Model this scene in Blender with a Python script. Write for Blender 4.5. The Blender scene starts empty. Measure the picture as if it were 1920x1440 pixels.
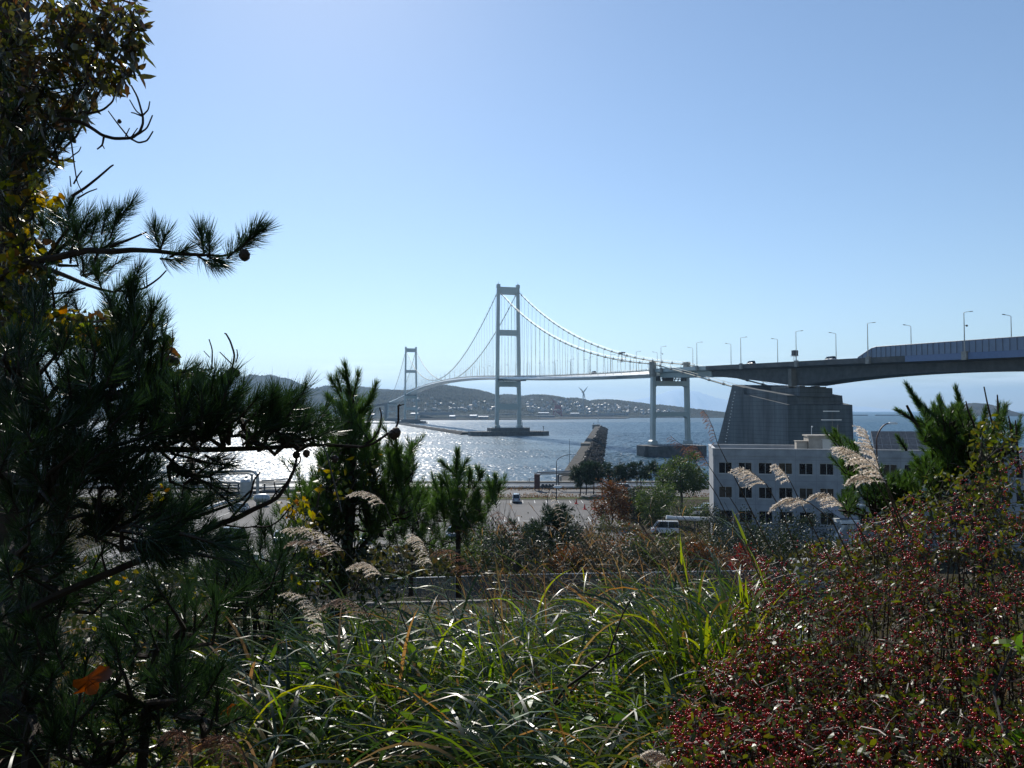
import bpy, math, random
import numpy as np
from math import radians as R, pi
S = bpy.context.scene
rng = np.random.default_rng(7)
random.seed(7)

# ------------------------------------------------------------------ camera
FPX = 1420.0; PITCH = math.atan(50 / FPX); EYE = 23.0
cd = bpy.data.cameras.new("camera"); cam = bpy.data.objects.new("camera", cd)
S.collection.objects.link(cam); S.camera = cam
cam.location = (0, 0, EYE); cam.rotation_euler = (R(90) + PITCH, 0, 0)
cd.sensor_width = 36; cd.lens = 36 * FPX / 1920; cd.clip_start = 0.05; cd.clip_end = 60000

# ------------------------------------------------------------------ light
SUN_AZ, SUN_EL = -16.0, 38.0            # degrees, azimuth from +Y towards +X
W = bpy.data.worlds.new("World"); S.world = W; W.use_nodes = True
wn = W.node_tree.nodes; wl = W.node_tree.links
bg = wn['Background']; bg.inputs[1].default_value = 0.108
sky = wn.new('ShaderNodeTexSky'); sky.sky_type = 'NISHITA'; sky.sun_disc = False
sky.sun_elevation = R(SUN_EL); sky.sun_rotation = R(SUN_AZ)
sky.altitude = 0; sky.air_density = 1.0; sky.dust_density = 0.16; sky.ozone_density = 2.5
# thin clouds low over the horizon, part of the sky itself
tc = wn.new('ShaderNodeTexCoord'); sep = wn.new('ShaderNodeSeparateXYZ')
wl.new(tc.outputs['Generated'], sep.inputs[0])
mp = wn.new('ShaderNodeMapping'); mp.inputs['Scale'].default_value = (5.0, 5.0, 42.0); mp.inputs['Location'].default_value = (0.35, 0.2, 0.1)
wl.new(tc.outputs['Generated'], mp.inputs[0])
nz = wn.new('ShaderNodeTexNoise'); nz.inputs['Scale'].default_value = 1.0; nz.inputs['Detail'].default_value = 6; nz.inputs['Roughness'].default_value = 0.6
wl.new(mp.outputs[0], nz.inputs['Vector'])
cr = wn.new('ShaderNodeValToRGB'); cr.color_ramp.elements[0].position = 0.47; cr.color_ramp.elements[1].position = 0.62
wl.new(nz.outputs['Fac'], cr.inputs[0])
band = wn.new('ShaderNodeValToRGB'); e = band.color_ramp.elements
e[0].position = 0.0; e[0].color = (0.2, 0.2, 0.2, 1); e[1].position = 0.022; e[1].color = (1, 1, 1, 1)
x = e.new(0.036); x.color = (1, 1, 1, 1); x = e.new(0.075); x.color = (0, 0, 0, 1)
wl.new(sep.outputs['Z'], band.inputs[0])
mu = wn.new('ShaderNodeMath'); mu.operation = 'MULTIPLY'
wl.new(cr.outputs[0], mu.inputs[0]); wl.new(band.outputs[0], mu.inputs[1])
mu2 = wn.new('ShaderNodeMath'); mu2.operation = 'MULTIPLY'; mu2.inputs[1].default_value = 0.38
wl.new(mu.outputs[0], mu2.inputs[0])
mx = wn.new('ShaderNodeMix'); mx.data_type = 'RGBA'; mx.inputs[7].default_value = (17.0, 17.4, 18.0, 1)
wl.new(mu2.outputs[0], mx.inputs[0]); wl.new(sky.outputs[0], mx.inputs[6]); wl.new(mx.outputs[2], bg.inputs[0])

sl = bpy.data.lights.new("sun", 'SUN'); sun = bpy.data.objects.new("sun", sl); S.collection.objects.link(sun)
sl.energy = 4.6; sl.angle = R(0.5); sl.color = (1.0, 0.95, 0.87)
sd = (math.sin(R(SUN_AZ)) * math.cos(R(SUN_EL)), math.cos(R(SUN_AZ)) * math.cos(R(SUN_EL)), math.sin(R(SUN_EL)))
from mathutils import Vector
sun.rotation_euler = Vector(sd).to_track_quat('Z', 'Y').to_euler(); sun.location = (0, 0, 60)

S.view_settings.view_transform = 'Standard'; S.view_settings.look = 'None'
S.view_settings.exposure = 0.2; S.view_settings.gamma = 1.0
S.render.engine = 'CYCLES'
c = S.cycles
c.max_bounces = 6; c.diffuse_bounces = 3; c.glossy_bounces = 3; c.transmission_bounces = 4; c.transparent_max_bounces = 8; c.volume_bounces = 0
c.sample_clamp_indirect = 4.0; c.use_denoising = True; c.caustics_reflective = False; c.caustics_refractive = False

# ------------------------------------------------------------------ helpers
def at(px, py, Y):
    """the point at depth Y whose image is photo pixel px, py"""
    a = (px - 960) / FPX; b = -(py - 720) / FPX
    dy = math.cos(PITCH) - b * math.sin(PITCH); dz = math.sin(PITCH) + b * math.cos(PITCH)
    return np.array([a / dy * Y, Y, EYE + dz / dy * Y])

class MB:
    """collects faces; build() links them as ONE mesh object"""
    def __init__(self): self.v = []; self.n = 0; self.f = []; self.m = []
    def add(self, verts, faces, mat=0):
        verts = np.asarray(verts, dtype=np.float32).reshape(-1, 3)
        if isinstance(faces, np.ndarray):
            self.f.append(faces + self.n); self.m.append(np.full(len(faces), mat, dtype=np.int32))
        else:
            by = {}
            for q in faces: by.setdefault(len(q), []).append(q)
            for k, qs in by.items():
                self.f.append(np.array(qs, dtype=np.int64) + self.n); self.m.append(np.full(len(qs), mat, dtype=np.int32))
        self.v.append(verts); self.n += len(verts); return self
    def box(self, x0, x1, y0, y1, z0, z1, mat=0):
        v = [(x0,y0,z0),(x1,y0,z0),(x1,y1,z0),(x0,y1,z0),(x0,y0,z1),(x1,y0,z1),(x1,y1,z1),(x0,y1,z1)]
        return self.add(v, [(3,2,1,0),(4,5,6,7),(0,1,5,4),(1,2,6,5),(2,3,7,6),(3,0,4,7)], mat)
    def hexa(self, v, mat=0):          # 8 corners: bottom 4 then top 4
        return self.add(v, [(3,2,1,0),(4,5,6,7),(0,1,5,4),(1,2,6,5),(2,3,7,6),(3,0,4,7)], mat)
    def prism(self, poly0, poly1, mat=0):   # two matching outlines in 3D
        n = len(poly0); v = list(poly0) + list(poly1)
        f = [tuple(range(n))[::-1], tuple(range(n, 2 * n))] + [(i, (i + 1) % n, n + (i + 1) % n, n + i) for i in range(n)]
        return self.add(v, f, mat)
    def loft(self, rings, mat=0, caps=True, closed=True):
        rings = np.asarray(rings, dtype=np.float32); a, b, _ = rings.shape
        i, j = np.meshgrid(np.arange(a - 1), np.arange(b if closed else b - 1), indexing='ij'); i = i.ravel(); j = j.ravel(); k = (j + 1) % b
        q = np.stack([i * b + j, i * b + k, (i + 1) * b + k, (i + 1) * b + j], 1)
        self.add(rings.reshape(-1, 3), q, mat)
        if caps and closed:
            self.add(rings[0], [tuple(range(b))[::-1]], mat); self.add(rings[-1], [tuple(range(b))], mat)
        return self
    def tube(self, pts, rad, sides=6, mat=0, caps=True):
        p = np.asarray(pts, dtype=np.float64); n = len(p)
        rad = np.broadcast_to(np.asarray(rad, dtype=np.float64), (n,))
        t = np.gradient(p, axis=0); t /= np.linalg.norm(t, axis=1, keepdims=True) + 1e-12
        ref = np.array([0, 0, 1.0]) if abs(t[0][2]) < 0.9 else np.array([1.0, 0, 0])
        u = np.cross(t[0], ref); u /= np.linalg.norm(u); us = []
        for k in range(n):
            u = u - t[k] * np.dot(u, t[k]); u /= np.linalg.norm(u) + 1e-12; us.append(u)
        us = np.array(us); w = np.cross(t, us)
        a = np.arange(sides) * 2 * pi / sides
        rings = p[:, None, :] + rad[:, None, None] * (np.cos(a)[None, :, None] * us[:, None, :] + np.sin(a)[None, :, None] * w[:, None, :])
        return self.loft(rings, mat, caps)
    def sphere(self, c, r, seg=8, rings=5, mat=0):
        r = np.broadcast_to(np.asarray(r, float), (3,)); rr = []
        for k in range(1, rings):
            th = pi * k / rings
            rr.append([(c[0] + r[0]*math.sin(th)*math.cos(2*pi*j/seg), c[1] + r[1]*math.sin(th)*math.sin(2*pi*j/seg), c[2] + r[2]*math.cos(th)) for j in range(seg)])
        return self.loft(np.array(rr)[::-1], mat)
    def build(self, name, mats, parent=None, smooth=False):
        me = bpy.data.meshes.new(name)
        if self.n:
            V = np.concatenate(self.v); me.vertices.add(len(V)); me.vertices.foreach_set('co', V.ravel())
            li = np.concatenate([f.ravel() for f in self.f]).astype(np.int32)
            tot = np.concatenate([np.full(len(f), f.shape[1], dtype=np.int32) for f in self.f])
            st = np.concatenate([[0], np.cumsum(tot)[:-1]]).astype(np.int32)
            me.loops.add(len(li)); me.loops.foreach_set('vertex_index', li)
            me.polygons.add(len(tot)); me.polygons.foreach_set('loop_start', st)
            me.polygons.foreach_set('material_index', np.concatenate(self.m))
            me.polygons.foreach_set('use_smooth', np.full(len(tot), bool(smooth)))
            me.update(calc_edges=True); me.validate()
        for m in (mats if isinstance(mats, (list, tuple)) else [mats]): me.materials.append(m)
        o = bpy.data.objects.new(name, me); S.collection.objects.link(o)
        if parent is not None: o.parent = parent
        return o

def tag(o, label=None, cat=None, group=None, kind=None):
    if label: o['label'] = label
    if cat: o['category'] = cat
    if group: o['group'] = group
    if kind: o['kind'] = kind
    return o
def empty(name, loc, label, cat, group=None, rz=0.0):
    o = bpy.data.objects.new(name, None); S.collection.objects.link(o)
    o.location = [float(q) for q in loc]; o.rotation_euler = (0, 0, rz); o.empty_display_size = 0.5
    return tag(o, label, cat, group)
def copy_tree(o, loc, rz=None, label=None, scale=None):
    r = o.copy(); S.collection.objects.link(r); r.location = [float(q) for q in loc]
    if rz is not None: r.rotation_euler = (0, 0, rz)
    if scale is not None: r.scale = (scale,) * 3 if not hasattr(scale, '__len__') else scale
    if label: r['label'] = label
    for ch in list(o.children):
        c1 = ch.copy(); S.collection.objects.link(c1); c1.parent = r
        for g in list(ch.children):
            c2 = g.copy(); S.collection.objects.link(c2); c2.parent = c1
    return r

# ------------------------------------------------------------------ materials
def mat(name, col, rough=0.7, metal=0.0, var=0.0, scale=1.0, bump=0.0, bscale=None, col2=None, spec=None, detail=4):
    m = bpy.data.materials.new(name); m.use_nodes = True; n = m.node_tree.nodes; l = m.node_tree.links
    b = n['Principled BSDF']; b.inputs['Roughness'].default_value = rough; b.inputs['Metallic'].default_value = metal
    if spec is not None: b.inputs['Specular IOR Level'].default_value = spec
    col = tuple(col) + (1,)
    t = n.new('ShaderNodeTexCoord')
    nn = n.new('ShaderNodeTexNoise'); nn.inputs['Scale'].default_value = scale; nn.inputs['Detail'].default_value = detail; nn.inputs['Roughness'].default_value = 0.62
    l.new(t.outputs['Object'], nn.inputs['Vector'])
    r = n.new('ShaderNodeValToRGB'); r.color_ramp.elements[0].position = 0.32; r.color_ramp.elements[1].position = 0.68
    c2 = tuple(col2) + (1,) if col2 else tuple(q * (1 - var) for q in col[:3]) + (1,)
    r.color_ramp.elements[0].color = c2; r.color_ramp.elements[1].color = col if col2 else tuple(min(1, q * (1 + var * .5)) for q in col[:3]) + (1,)
    l.new(nn.outputs['Fac'], r.inputs[0]); l.new(r.outputs[0], b.inputs['Base Color'])
    if bump:
        n2 = n.new('ShaderNodeTexNoise'); n2.inputs['Scale'].default_value = bscale or scale * 4; n2.inputs['Detail'].default_value = 5
        l.new(t.outputs['Object'], n2.inputs['Vector'])
        bp = n.new('ShaderNodeBump'); bp.inputs['Distance'].default_value = bump; l.new(n2.outputs['Fac'], bp.inputs['Height']); l.new(bp.outputs[0], b.inputs['Normal'])
    return m

def leafmat(name, cols, rough=0.4, trans=0.35, tcol=None, spec=0.5):
    """foliage: colour varies from leaf to leaf, light shines through"""
    m = bpy.data.materials.new(name); m.use_nodes = True; n = m.node_tree.nodes; l = m.node_tree.links
    b = n['Principled BSDF']; b.inputs['Roughness'].default_value = rough; b.inputs['Specular IOR Level'].default_value = spec
    g = n.new('ShaderNodeNewGeometry'); r = n.new('ShaderNodeValToRGB'); r.color_ramp.interpolation = 'LINEAR'
    el = r.color_ramp.elements
    while len(el) < len(cols): el.new(0.5)
    for k, cc in enumerate(cols): el[k].position = k / max(1, len(cols) - 1); el[k].color = tuple(cc) + (1,)
    l.new(g.outputs['Random Per Island'], r.inputs[0]); l.new(r.outputs[0], b.inputs['Base Color'])
    tr = n.new('ShaderNodeBsdfTranslucent'); mixn = n.new('ShaderNodeMixShader'); mixn.inputs[0].default_value = trans
    hs = n.new('ShaderNodeHueSaturation'); hs.inputs['Value'].default_value = 2.4; hs.inputs['Saturation'].default_value = 1.1; hs.inputs['Hue'].default_value = 0.485
    l.new(r.outputs[0], hs.inputs['Color']); l.new(hs.outputs[0], tr.inputs['Color'])
    l.new(b.outputs[0], mixn.inputs[1]); l.new(tr.outputs[0], mixn.inputs[2])
    l.new(mixn.outputs[0], n['Material Output'].inputs['Surface'])
    return m
M = {}
# ================================================================== water, land, hills
def water_mat(name, rough, fine):
    m = bpy.data.materials.new(name); m.use_nodes = True; n = m.node_tree.nodes; l = m.node_tree.links
    b = n['Principled BSDF']; b.inputs['Base Color'].default_value = (0.010, 0.055, 0.090, 1); b.inputs['IOR'].default_value = 1.33
    b.inputs['Roughness'].default_value = rough
    t = n.new('ShaderNodeTexCoord'); mp = n.new('ShaderNodeMapping'); mp.inputs['Scale'].default_value = (0.75, 1.0, 1); l.new(t.outputs['Object'], mp.inputs[0])
    k = n.new('ShaderNodeTexNoise'); k.inputs['Scale'].default_value = 1.3; k.inputs['Detail'].default_value = 2; l.new(mp.outputs[0], k.inputs['Vector'])
    sb = n.new('ShaderNodeVectorMath'); sb.operation = 'SUBTRACT'; sb.inputs[1].default_value = (.5, .5, .5); l.new(k.outputs['Color'], sb.inputs[0])
    mu_ = n.new('ShaderNodeVectorMath'); mu_.operation = 'MULTIPLY'; mu_.inputs[1].default_value = (fine, fine, 0); l.new(sb.outputs[0], mu_.inputs[0])
    g = n.new('ShaderNodeNewGeometry'); ad = n.new('ShaderNodeVectorMath'); ad.operation = 'ADD'; l.new(mu_.outputs[0], ad.inputs[0]); l.new(g.outputs['Normal'], ad.inputs[1])
    no = n.new('ShaderNodeVectorMath'); no.operation = 'NORMALIZE'; l.new(ad.outputs[0], no.inputs[0]); l.new(no.outputs[0], b.inputs['Normal'])
    return m
M['water'] = water_mat('sea_water', 0.30, 1.25)
M['water_far'] = water_mat('far_sea_water', 0.40, 1.5)
def sea():
    r = np.random.default_rng(4); X = np.arange(-560, 760, 0.85); Y = np.concatenate([np.arange(202, 420, 0.62), np.arange(420, 800, 1.05), np.arange(800, 1500, 1.8)])
    gx_, gy_ = np.meshgrid(X, Y); z = np.zeros_like(gx_)
    for k in range(46):
        lam = 1.7 * (4.2 ** r.random()); a = R(-105 + r.normal(0, 38)); q = 2 * pi / lam; sl_ = 0.050 * (lam / 4) ** -0.1
        z += (sl_ / q) * np.sin(q * (gx_ * math.cos(a) + gy_ * math.sin(a)) + r.random() * 6.28 + 0.6 * np.sin(gx_ * .013 * (k % 5) + gy_ * .011 * (k % 3)))
    # sheltered side: slick streaks with little wave; open side and outer bay choppy
    d = gx_ - (0.126 * gy_ - 13.5)
    pt = np.zeros_like(gx_)
    for k in range(9): pt += np.sin(gx_ * (.004 + .012 * r.random()) + gy_ * (.02 + .09 * r.random()) + r.random() * 6.28)
    calm = 0.16 + 0.5 / (1 + np.exp(-pt * 1.3 + 0.6)) + 0.5 * np.clip((-gx_ + 10) / 130, 0, 1)
    op = 1 / (1 + np.exp(-np.clip(d / 5, -30, 30))); fr = 1 / (1 + np.exp(-np.clip((gy_ - 730) / 30, -30, 30)))
    amp = np.maximum(np.maximum(op, fr), np.minimum(calm, 1)); z *= amp
    b = MB(); b.loft(np.stack([gx_, gy_, z], 2), closed=False, caps=False); tag(b.build('water', M['water'], smooth=True), 'blue sea glinting under the sun', kind='structure')
    b = MB()
    b.add([(-16000,202,-.35),(-559,202,-.35),(-559,1499,-.35),(-16000,1499,-.35),(758,202,-.35),(16000,202,-.35),(16000,1499,-.35),(758,1499,-.35),(19000,24000,-.35),(-19000,24000,-.35)], [(0,1,2,3),(4,5,6,7),(3,2,7,6,8,9)])
    tag(b.build('water', M['water_far']), 'open sea out to the horizon', kind='structure')
sea()

M['forest'] = mat('forest_slope', (0.026, 0.038, 0.024), 0.95, col2=(0.004, 0.009, 0.008), scale=0.03, bump=14.0, bscale=0.03, detail=8, spec=0.1)
M['forest2'] = mat('town_slope', (0.034, 0.038, 0.026), 0.95, col2=(0.005, 0.010, 0.008), scale=0.03, bump=10.0, bscale=0.03, detail=8, spec=0.1)
M['volcano'] = mat('hazed_volcano', (0.72, 0.76, 0.82), 0.95, var=0.05, scale=0.001, spec=0.1)  # rock made pale: distance haze is put into its colour
M['shore'] = mat('shore_ground', (0.10, 0.09, 0.075), 0.95, var=0.5, scale=0.02, spec=0.1)

def fnoise(x, octs=5, seed=0, base=1.0):
    r = np.random.default_rng(seed); y = np.zeros_like(x, dtype=float); a = 1.0
    for k in range(octs):
        for _ in range(2): y += a * np.sin(x * base * (2.03 ** k) * (0.8 + 0.4 * r.random()) + r.random() * 6.28)
        a *= 0.5
    return y / 2.2
def ridge(name, pts, Y, depth, m, seed, rough, label, zbase=1.5, back=900, soft=9, nx=220, ny=64, tree=0.0):
    """hill range whose skyline passes the given image points at distance Y and which slopes down to the shore nearer by depth"""
    px = np.array([p[0] for p in pts], float); py = np.array([p[1] for p in pts], float)
    xs = np.linspace(px[0], px[-1], nx); ys = np.interp(xs, px, py)
    # soften the polyline
    ker = np.hanning(soft); ker /= ker.sum(); yp = np.pad(ys, soft // 2, mode='edge'); ys = np.convolve(yp, ker, 'valid')
    top = np.array([at(a, b, Y) for a, b in zip(xs, ys)])
    X = top[:, 0]; Z = np.maximum(top[:, 2], zbase)
    rows = []; r = np.random.default_rng(seed)
    ny2 = ny + 8
    for j in range(ny2):
        if j < ny: t = j / (ny - 1); yy = Y - depth * (1 - t); prof = (math.sin(t * pi / 2) ** 1.15)
        else: t = 1; k = (j - ny + 1) / 8; yy = Y + back * k; prof = 1 - k * k
        sp = fnoise(X * 1.0, 4, seed, 0.012) * (math.sin(prof * pi) * 0.16) + fnoise(X + yy * 1.7, 4, seed + 3, 0.03) * math.sin(prof * pi) * 0.07
        z = zbase + (Z - zbase) * np.clip(prof * (1 + sp), 0, 1.0)
        z = z + fnoise(X + yy * 0.6, 4, seed + 9, 0.05) * rough * (0.3 + prof)
        if tree: z = z + r.random(len(X)) * tree * min(1, prof * 3)
        sc = yy / Y if j < ny else 1
        rows.append(np.stack([X * (0.15 + 0.85 * sc) if False else X, np.full_like(X, yy) + fnoise(X, 3, seed + 5, 0.01) * depth * 0.03, z], 1))
    rows[0][:, 2] = -1.0; rows[-1][:, 2] = -1
    g = np.array(rows); mb = MB(); mb.loft(g, caps=False, closed=False)
    o = mb.build(name, m, smooth=True); return tag(o, label, kind='structure')

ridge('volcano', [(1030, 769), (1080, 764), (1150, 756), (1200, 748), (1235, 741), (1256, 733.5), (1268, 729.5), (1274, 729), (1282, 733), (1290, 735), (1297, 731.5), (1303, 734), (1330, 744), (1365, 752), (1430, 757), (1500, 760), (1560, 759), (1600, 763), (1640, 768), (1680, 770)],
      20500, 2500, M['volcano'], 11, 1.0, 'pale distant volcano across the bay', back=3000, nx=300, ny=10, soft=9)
ridge('hill', [(200, 762), (330, 752), (400, 742), (445, 729), (462, 722), (480, 716), (492, 711), (500, 709), (508, 707.5), (520, 709), (540, 718), (565, 730), (590, 739), (602, 741), (625, 738), (645, 730), (665, 727.5), (690, 730), (715, 734), (750, 735), (790, 745), (850, 765)],
      3600, 1500, M['forest'], 21, 4.0, 'steep wooded mountain left of the far bridge tower', tree=11.0, nx=900)
ridge('hill', [(560, 770), (620, 762), (690, 748), (730, 738), (780, 735), (800, 727), (812, 724), (830, 723.5), (845, 727), (870, 731), (893, 733), (910, 737), (925, 742), (945, 748), (965, 755), (1000, 768)],
      2750, 700, M['forest'], 31, 3.5, 'rounded wooded hill behind the suspension bridge', tree=8.0, nx=800)
ridge('hill', [(860, 768), (895, 752), (920, 746), (945, 742.5), (965, 743), (985, 745), (1000, 743), (1020, 742.5), (1040, 745), (1060, 750), (1075, 749), (1093, 751), (1105, 756), (1115, 752), (1135, 751.5), (1150, 752), (1175, 755), (1200, 758), (1225, 761.5), (1245, 763), (1262, 766), (1290, 770), (1320, 774), (1345, 777.5)],
      3000, 550, M['forest2'], 41, 3.0, 'low hill covered with a small town right of the near tower', tree=7.0, nx=900)
ridge('island', [(1768, 778), (1774, 770), (1790, 763), (1806, 758), (1830, 756), (1850, 758), (1868, 764), (1884, 772), (1896, 778)],
      3300, 160, mat('island_scrub', (0.09, 0.065, 0.04), 0.95, col2=(0.035, 0.035, 0.025), scale=0.03, bump=6, spec=0.1), 51, 1.2, 'small brown island on the open sea', nx=120, ny=14, tree=2.5, back=120)

# low shores at the hill feet
def slab(name, pts, z0, z1, m, label, cat=None, kind=None):
    """level platform over a ground outline (X, Y), counted anticlockwise"""
    b = MB(); b.prism([(p[0], p[1], z0) for p in pts], [(p[0], p[1], z1) for p in pts]); return tag(b.build(name, m), label, cat, kind=kind)
slab('shore', [(-1500, 1735), (-330, 1735), (-280, 1830), (-60, 1905), (70, 1960), (330, 2185), (345, 2260), (430, 2700), (900, 3700), (900, 4000), (200, 3200), (-1500, 2400)], -2, 1.6, M['shore'], 'low harbour shore under the hills', kind='structure')

# breakwaters out in the water
M['rock'] = mat('rubble_rock', (0.036, 0.034, 0.032), 0.9, spec=.15, col2=(0.012, 0.012, 0.012), scale=0.5, bump=0.15, bscale=1.5)
M['conc_dark'] = mat('harbour_concrete', (0.20, 0.19, 0.17), 0.85, var=0.45, scale=0.25, bump=0.02, bscale=1.2, detail=7)
def strip(name, p0, p1, w, z, m, label, cat='breakwater'):
    p0 = np.array(p0, float); p1 = np.array(p1, float); d = p1 - p0; L = np.linalg.norm(d); d /= L; nn = np.array([-d[1], d[0]])
    n = max(2, int(L / 12)); b = MB(); r = np.random.default_rng(int(L)); rings = []
    for k in range(n + 1):
        c0 = p0 + d * L * k / n; j = r.normal(0, 0.4, 6)
        rings.append([(*(c0 - nn * (w * .8 + j[0])), -1.5), (*(c0 - nn * (w * .5)), z + j[2] * .5), (*(c0 + nn * w * .5), z + j[3] * .5), (*(c0 + nn * (w * .8 + j[1])), -1.5)])
    b.loft(rings); return tag(b.build(name, m), label, cat)
strip('breakwater', (-43, 722), (-190, 1290), 9, 2.2, M['rock'], 'long low breakwater running from the near tower platform to the far tower')
strip('breakwater', (-150, 1345), (-470, 1345), 8, 1.8, M['rock'], 'thin dark breakwater reaching left from the far bridge tower')
strip('breakwater', (1560, 3500), (1640, 3500), 14, 4.0, M['rock'], 'thin dark breakwater on the horizon just right of the cable anchorage')
strip('breakwater', (1680, 3500), (1790, 3500), 14, 4.0, M['rock'], 'thin dark breakwater on the horizon left of the brown island')
strip('breakwater', (2290, 3450), (2460, 3450), 14, 3.0, M['rock'], 'thin dark breakwater right of the brown island')

# ---- the big breakwater in front
def big_breakwater():
    root = empty('harbour_breakwater', (14, 218, 0), 'long concrete breakwater with rubble slope on its right side and beacon at its tip', 'breakwater')
    A = np.array([12.5, 214.0]); B = np.array([103.5, 948.0]); d = (B - A); L = np.linalg.norm(d); d /= L; nr = np.array([d[1], -d[0]])
    off = np.array([14, 218, 0])
    def P(s, lat, z): q = A + d * s + nr * lat * (.72 + .28 * s / L); return np.array([q[0] - off[0], q[1] - off[1], z])
    s1 = 0.30 * L
    b = MB()
    b.hexa([P(0,0,-2),P(s1,0,-2),P(s1,6.4,-2),P(0,6.4,-2),P(0,0,3.0),P(s1,0,3.0),P(s1,6.4,3.0),P(0,6.4,3.0)][::1])
    b.hexa([P(s1,0.4,-2),P(L,0.4,-2),P(L,6.2,-2),P(s1,6.2,-2),P(s1,0.4,3.5),P(L,0.4,3.5),P(L,6.2,3.5),P(s1,6.2,3.5)])
    for k in range(60):
        s_ = 6 + k * 12.0; zt = 3.005 if s_ < s1 - 2 else 3.505; b.hexa([P(s_,.5,zt-.2),P(s_+.25,.5,zt-.2),P(s_+.25,6.1,zt-.2),P(s_,6.1,zt-.2),P(s_,.5,zt),P(s_+.25,.5,zt),P(s_+.25,6.1,zt),P(s_,6.1,zt)], 1) if abs(s_-s1-3)>6 and s_<L-8 else None
    b.build('walkway', [M['pier_top'], M['rock']], root)
    b = MB()
    b.hexa([P(0,6.4,-1),P(L,6.4,-1),P(L,7.4,-1),P(0,7.4,-1),P(0,6.4,3.8),P(L,6.4,4.4),P(L,7.4,4.4),P(0,7.4,3.8)])
    b.build('parapet_wall', M['conc_dark'], root)
    b = MB(); b.hexa([P(s1-1,-.6,-1),P(s1+7,-.6,-1),P(s1+7,6.3,-1),P(s1-1,6.3,-1),P(s1-1,-.6,4.4),P(s1+7,-.6,4.4),P(s1+7,6.3,4.4),P(s1-1,6.3,4.4)])
    b.build('ramp_block', M['conc_dark'], root)
    # boulders
    r = np.random.default_rng(5); b = MB()
    ico = np.array([(0,0,1),(.9,0,.3),(.2,.85,.35),(-.75,.5,.3),(-.7,-.55,.35),(.3,-.9,.3),(.7,.5,-.5),(-.3,.9,-.4),(-.9,0,-.4),(-.2,-.85,-.5),(.75,-.5,-.4),(0,0,-1)], float)
    tri = [(0,1,2),(0,2,3),(0,3,4),(0,4,5),(0,5,1),(1,6,2),(2,7,3),(3,8,4),(4,9,5),(5,10,1),(6,7,2),(7,8,3),(8,9,4),(9,10,5),(10,6,1),(11,7,6),(11,8,7),(11,9,8),(11,10,9),(11,6,10)]
    tri = np.array(tri)
    n = 3600; s = r.random(n) ** 1.6 * (L + 6); lat = 7.0 + r.random(n) * 9.0
    for k in range(n):
        base = 3.6 - (lat[k] - 7.0) * 0.44 + r.normal(0, .35)
        v = ico * (0.65 + 0.7 * r.random()) * (1 + r.normal(0, .18, (12, 3))); a = r.random() * 6.28
        v = np.stack([v[:,0]*math.cos(a)-v[:,1]*math.sin(a), v[:,0]*math.sin(a)+v[:,1]*math.cos(a), v[:,2]*.8], 1)
        b.add(v + P(s[k], lat[k], base), tri)
    b.hexa([P(0,7.4,-2),P(L+2,7.4,-2),P(L+2,16,-2),P(0,16,-2),P(0,7.4,3),P(L+2,7.4,3),P(L+2,15,-.4),P(0,15,-.4)])
    b.build('rubble_slope', M['rock'], root)
    b = MB(); b.hexa([P(L-5,-3,-2),P(L+4,-3,-2),P(L+4,6.6,-2),P(L-5,6.6,-2),P(L-5,-3,5.6),P(L+4,-3,5.6),P(L+4,6.6,5.6),P(L-5,6.6,5.6)]); b.build('end_block', M['conc_dark'], root)
    b = MB(); c0 = P(L, 4, 5.4); b.tube([c0, c0 + (0,0,7)], [.45,.3], 8); b.tube([c0 + (0,0,7), c0 + (0,0,8.2)], [.8,.8], 8); b.build('beacon_post', M['white_paint'], root, smooth=False)
    b = MB(); c0 = P(s1 * 0.42, -1.0, 2.0); b.tube([c0, c0 + (0,0,9.5)], [.12,.06], 6); b.tube([c0 + (0,0,6), c0 + (1.2,0,6)], .05, 5); b.build('mast', M['steel_dark'], root)
    b = MB(); c0 = P(L - 40, -.6, 1); b.tube([c0, c0 + (0,0,7)], [.25,.2], 6); b.sphere(c0 + (0,0,7), .5); b.build('marker_post', M['steel_dark'], root)
M['pier_top'] = mat('pier_top', (0.080, 0.073, 0.063), 0.95, spec=.15, var=0.6, scale=0.3, bump=0.02, bscale=2, detail=6)
M['white_paint'] = mat('white_paint', (0.75, 0.76, 0.74), 0.45, var=0.12, scale=0.6)
M['steel_dark'] = mat('dark_steel', (0.06, 0.065, 0.07), 0.45, var=0.3, scale=2)
M['steel_grey'] = mat('grey_steel', (0.30, 0.31, 0.31), 0.4, metal=0.3, var=0.2, scale=2)
big_breakwater()
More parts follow.
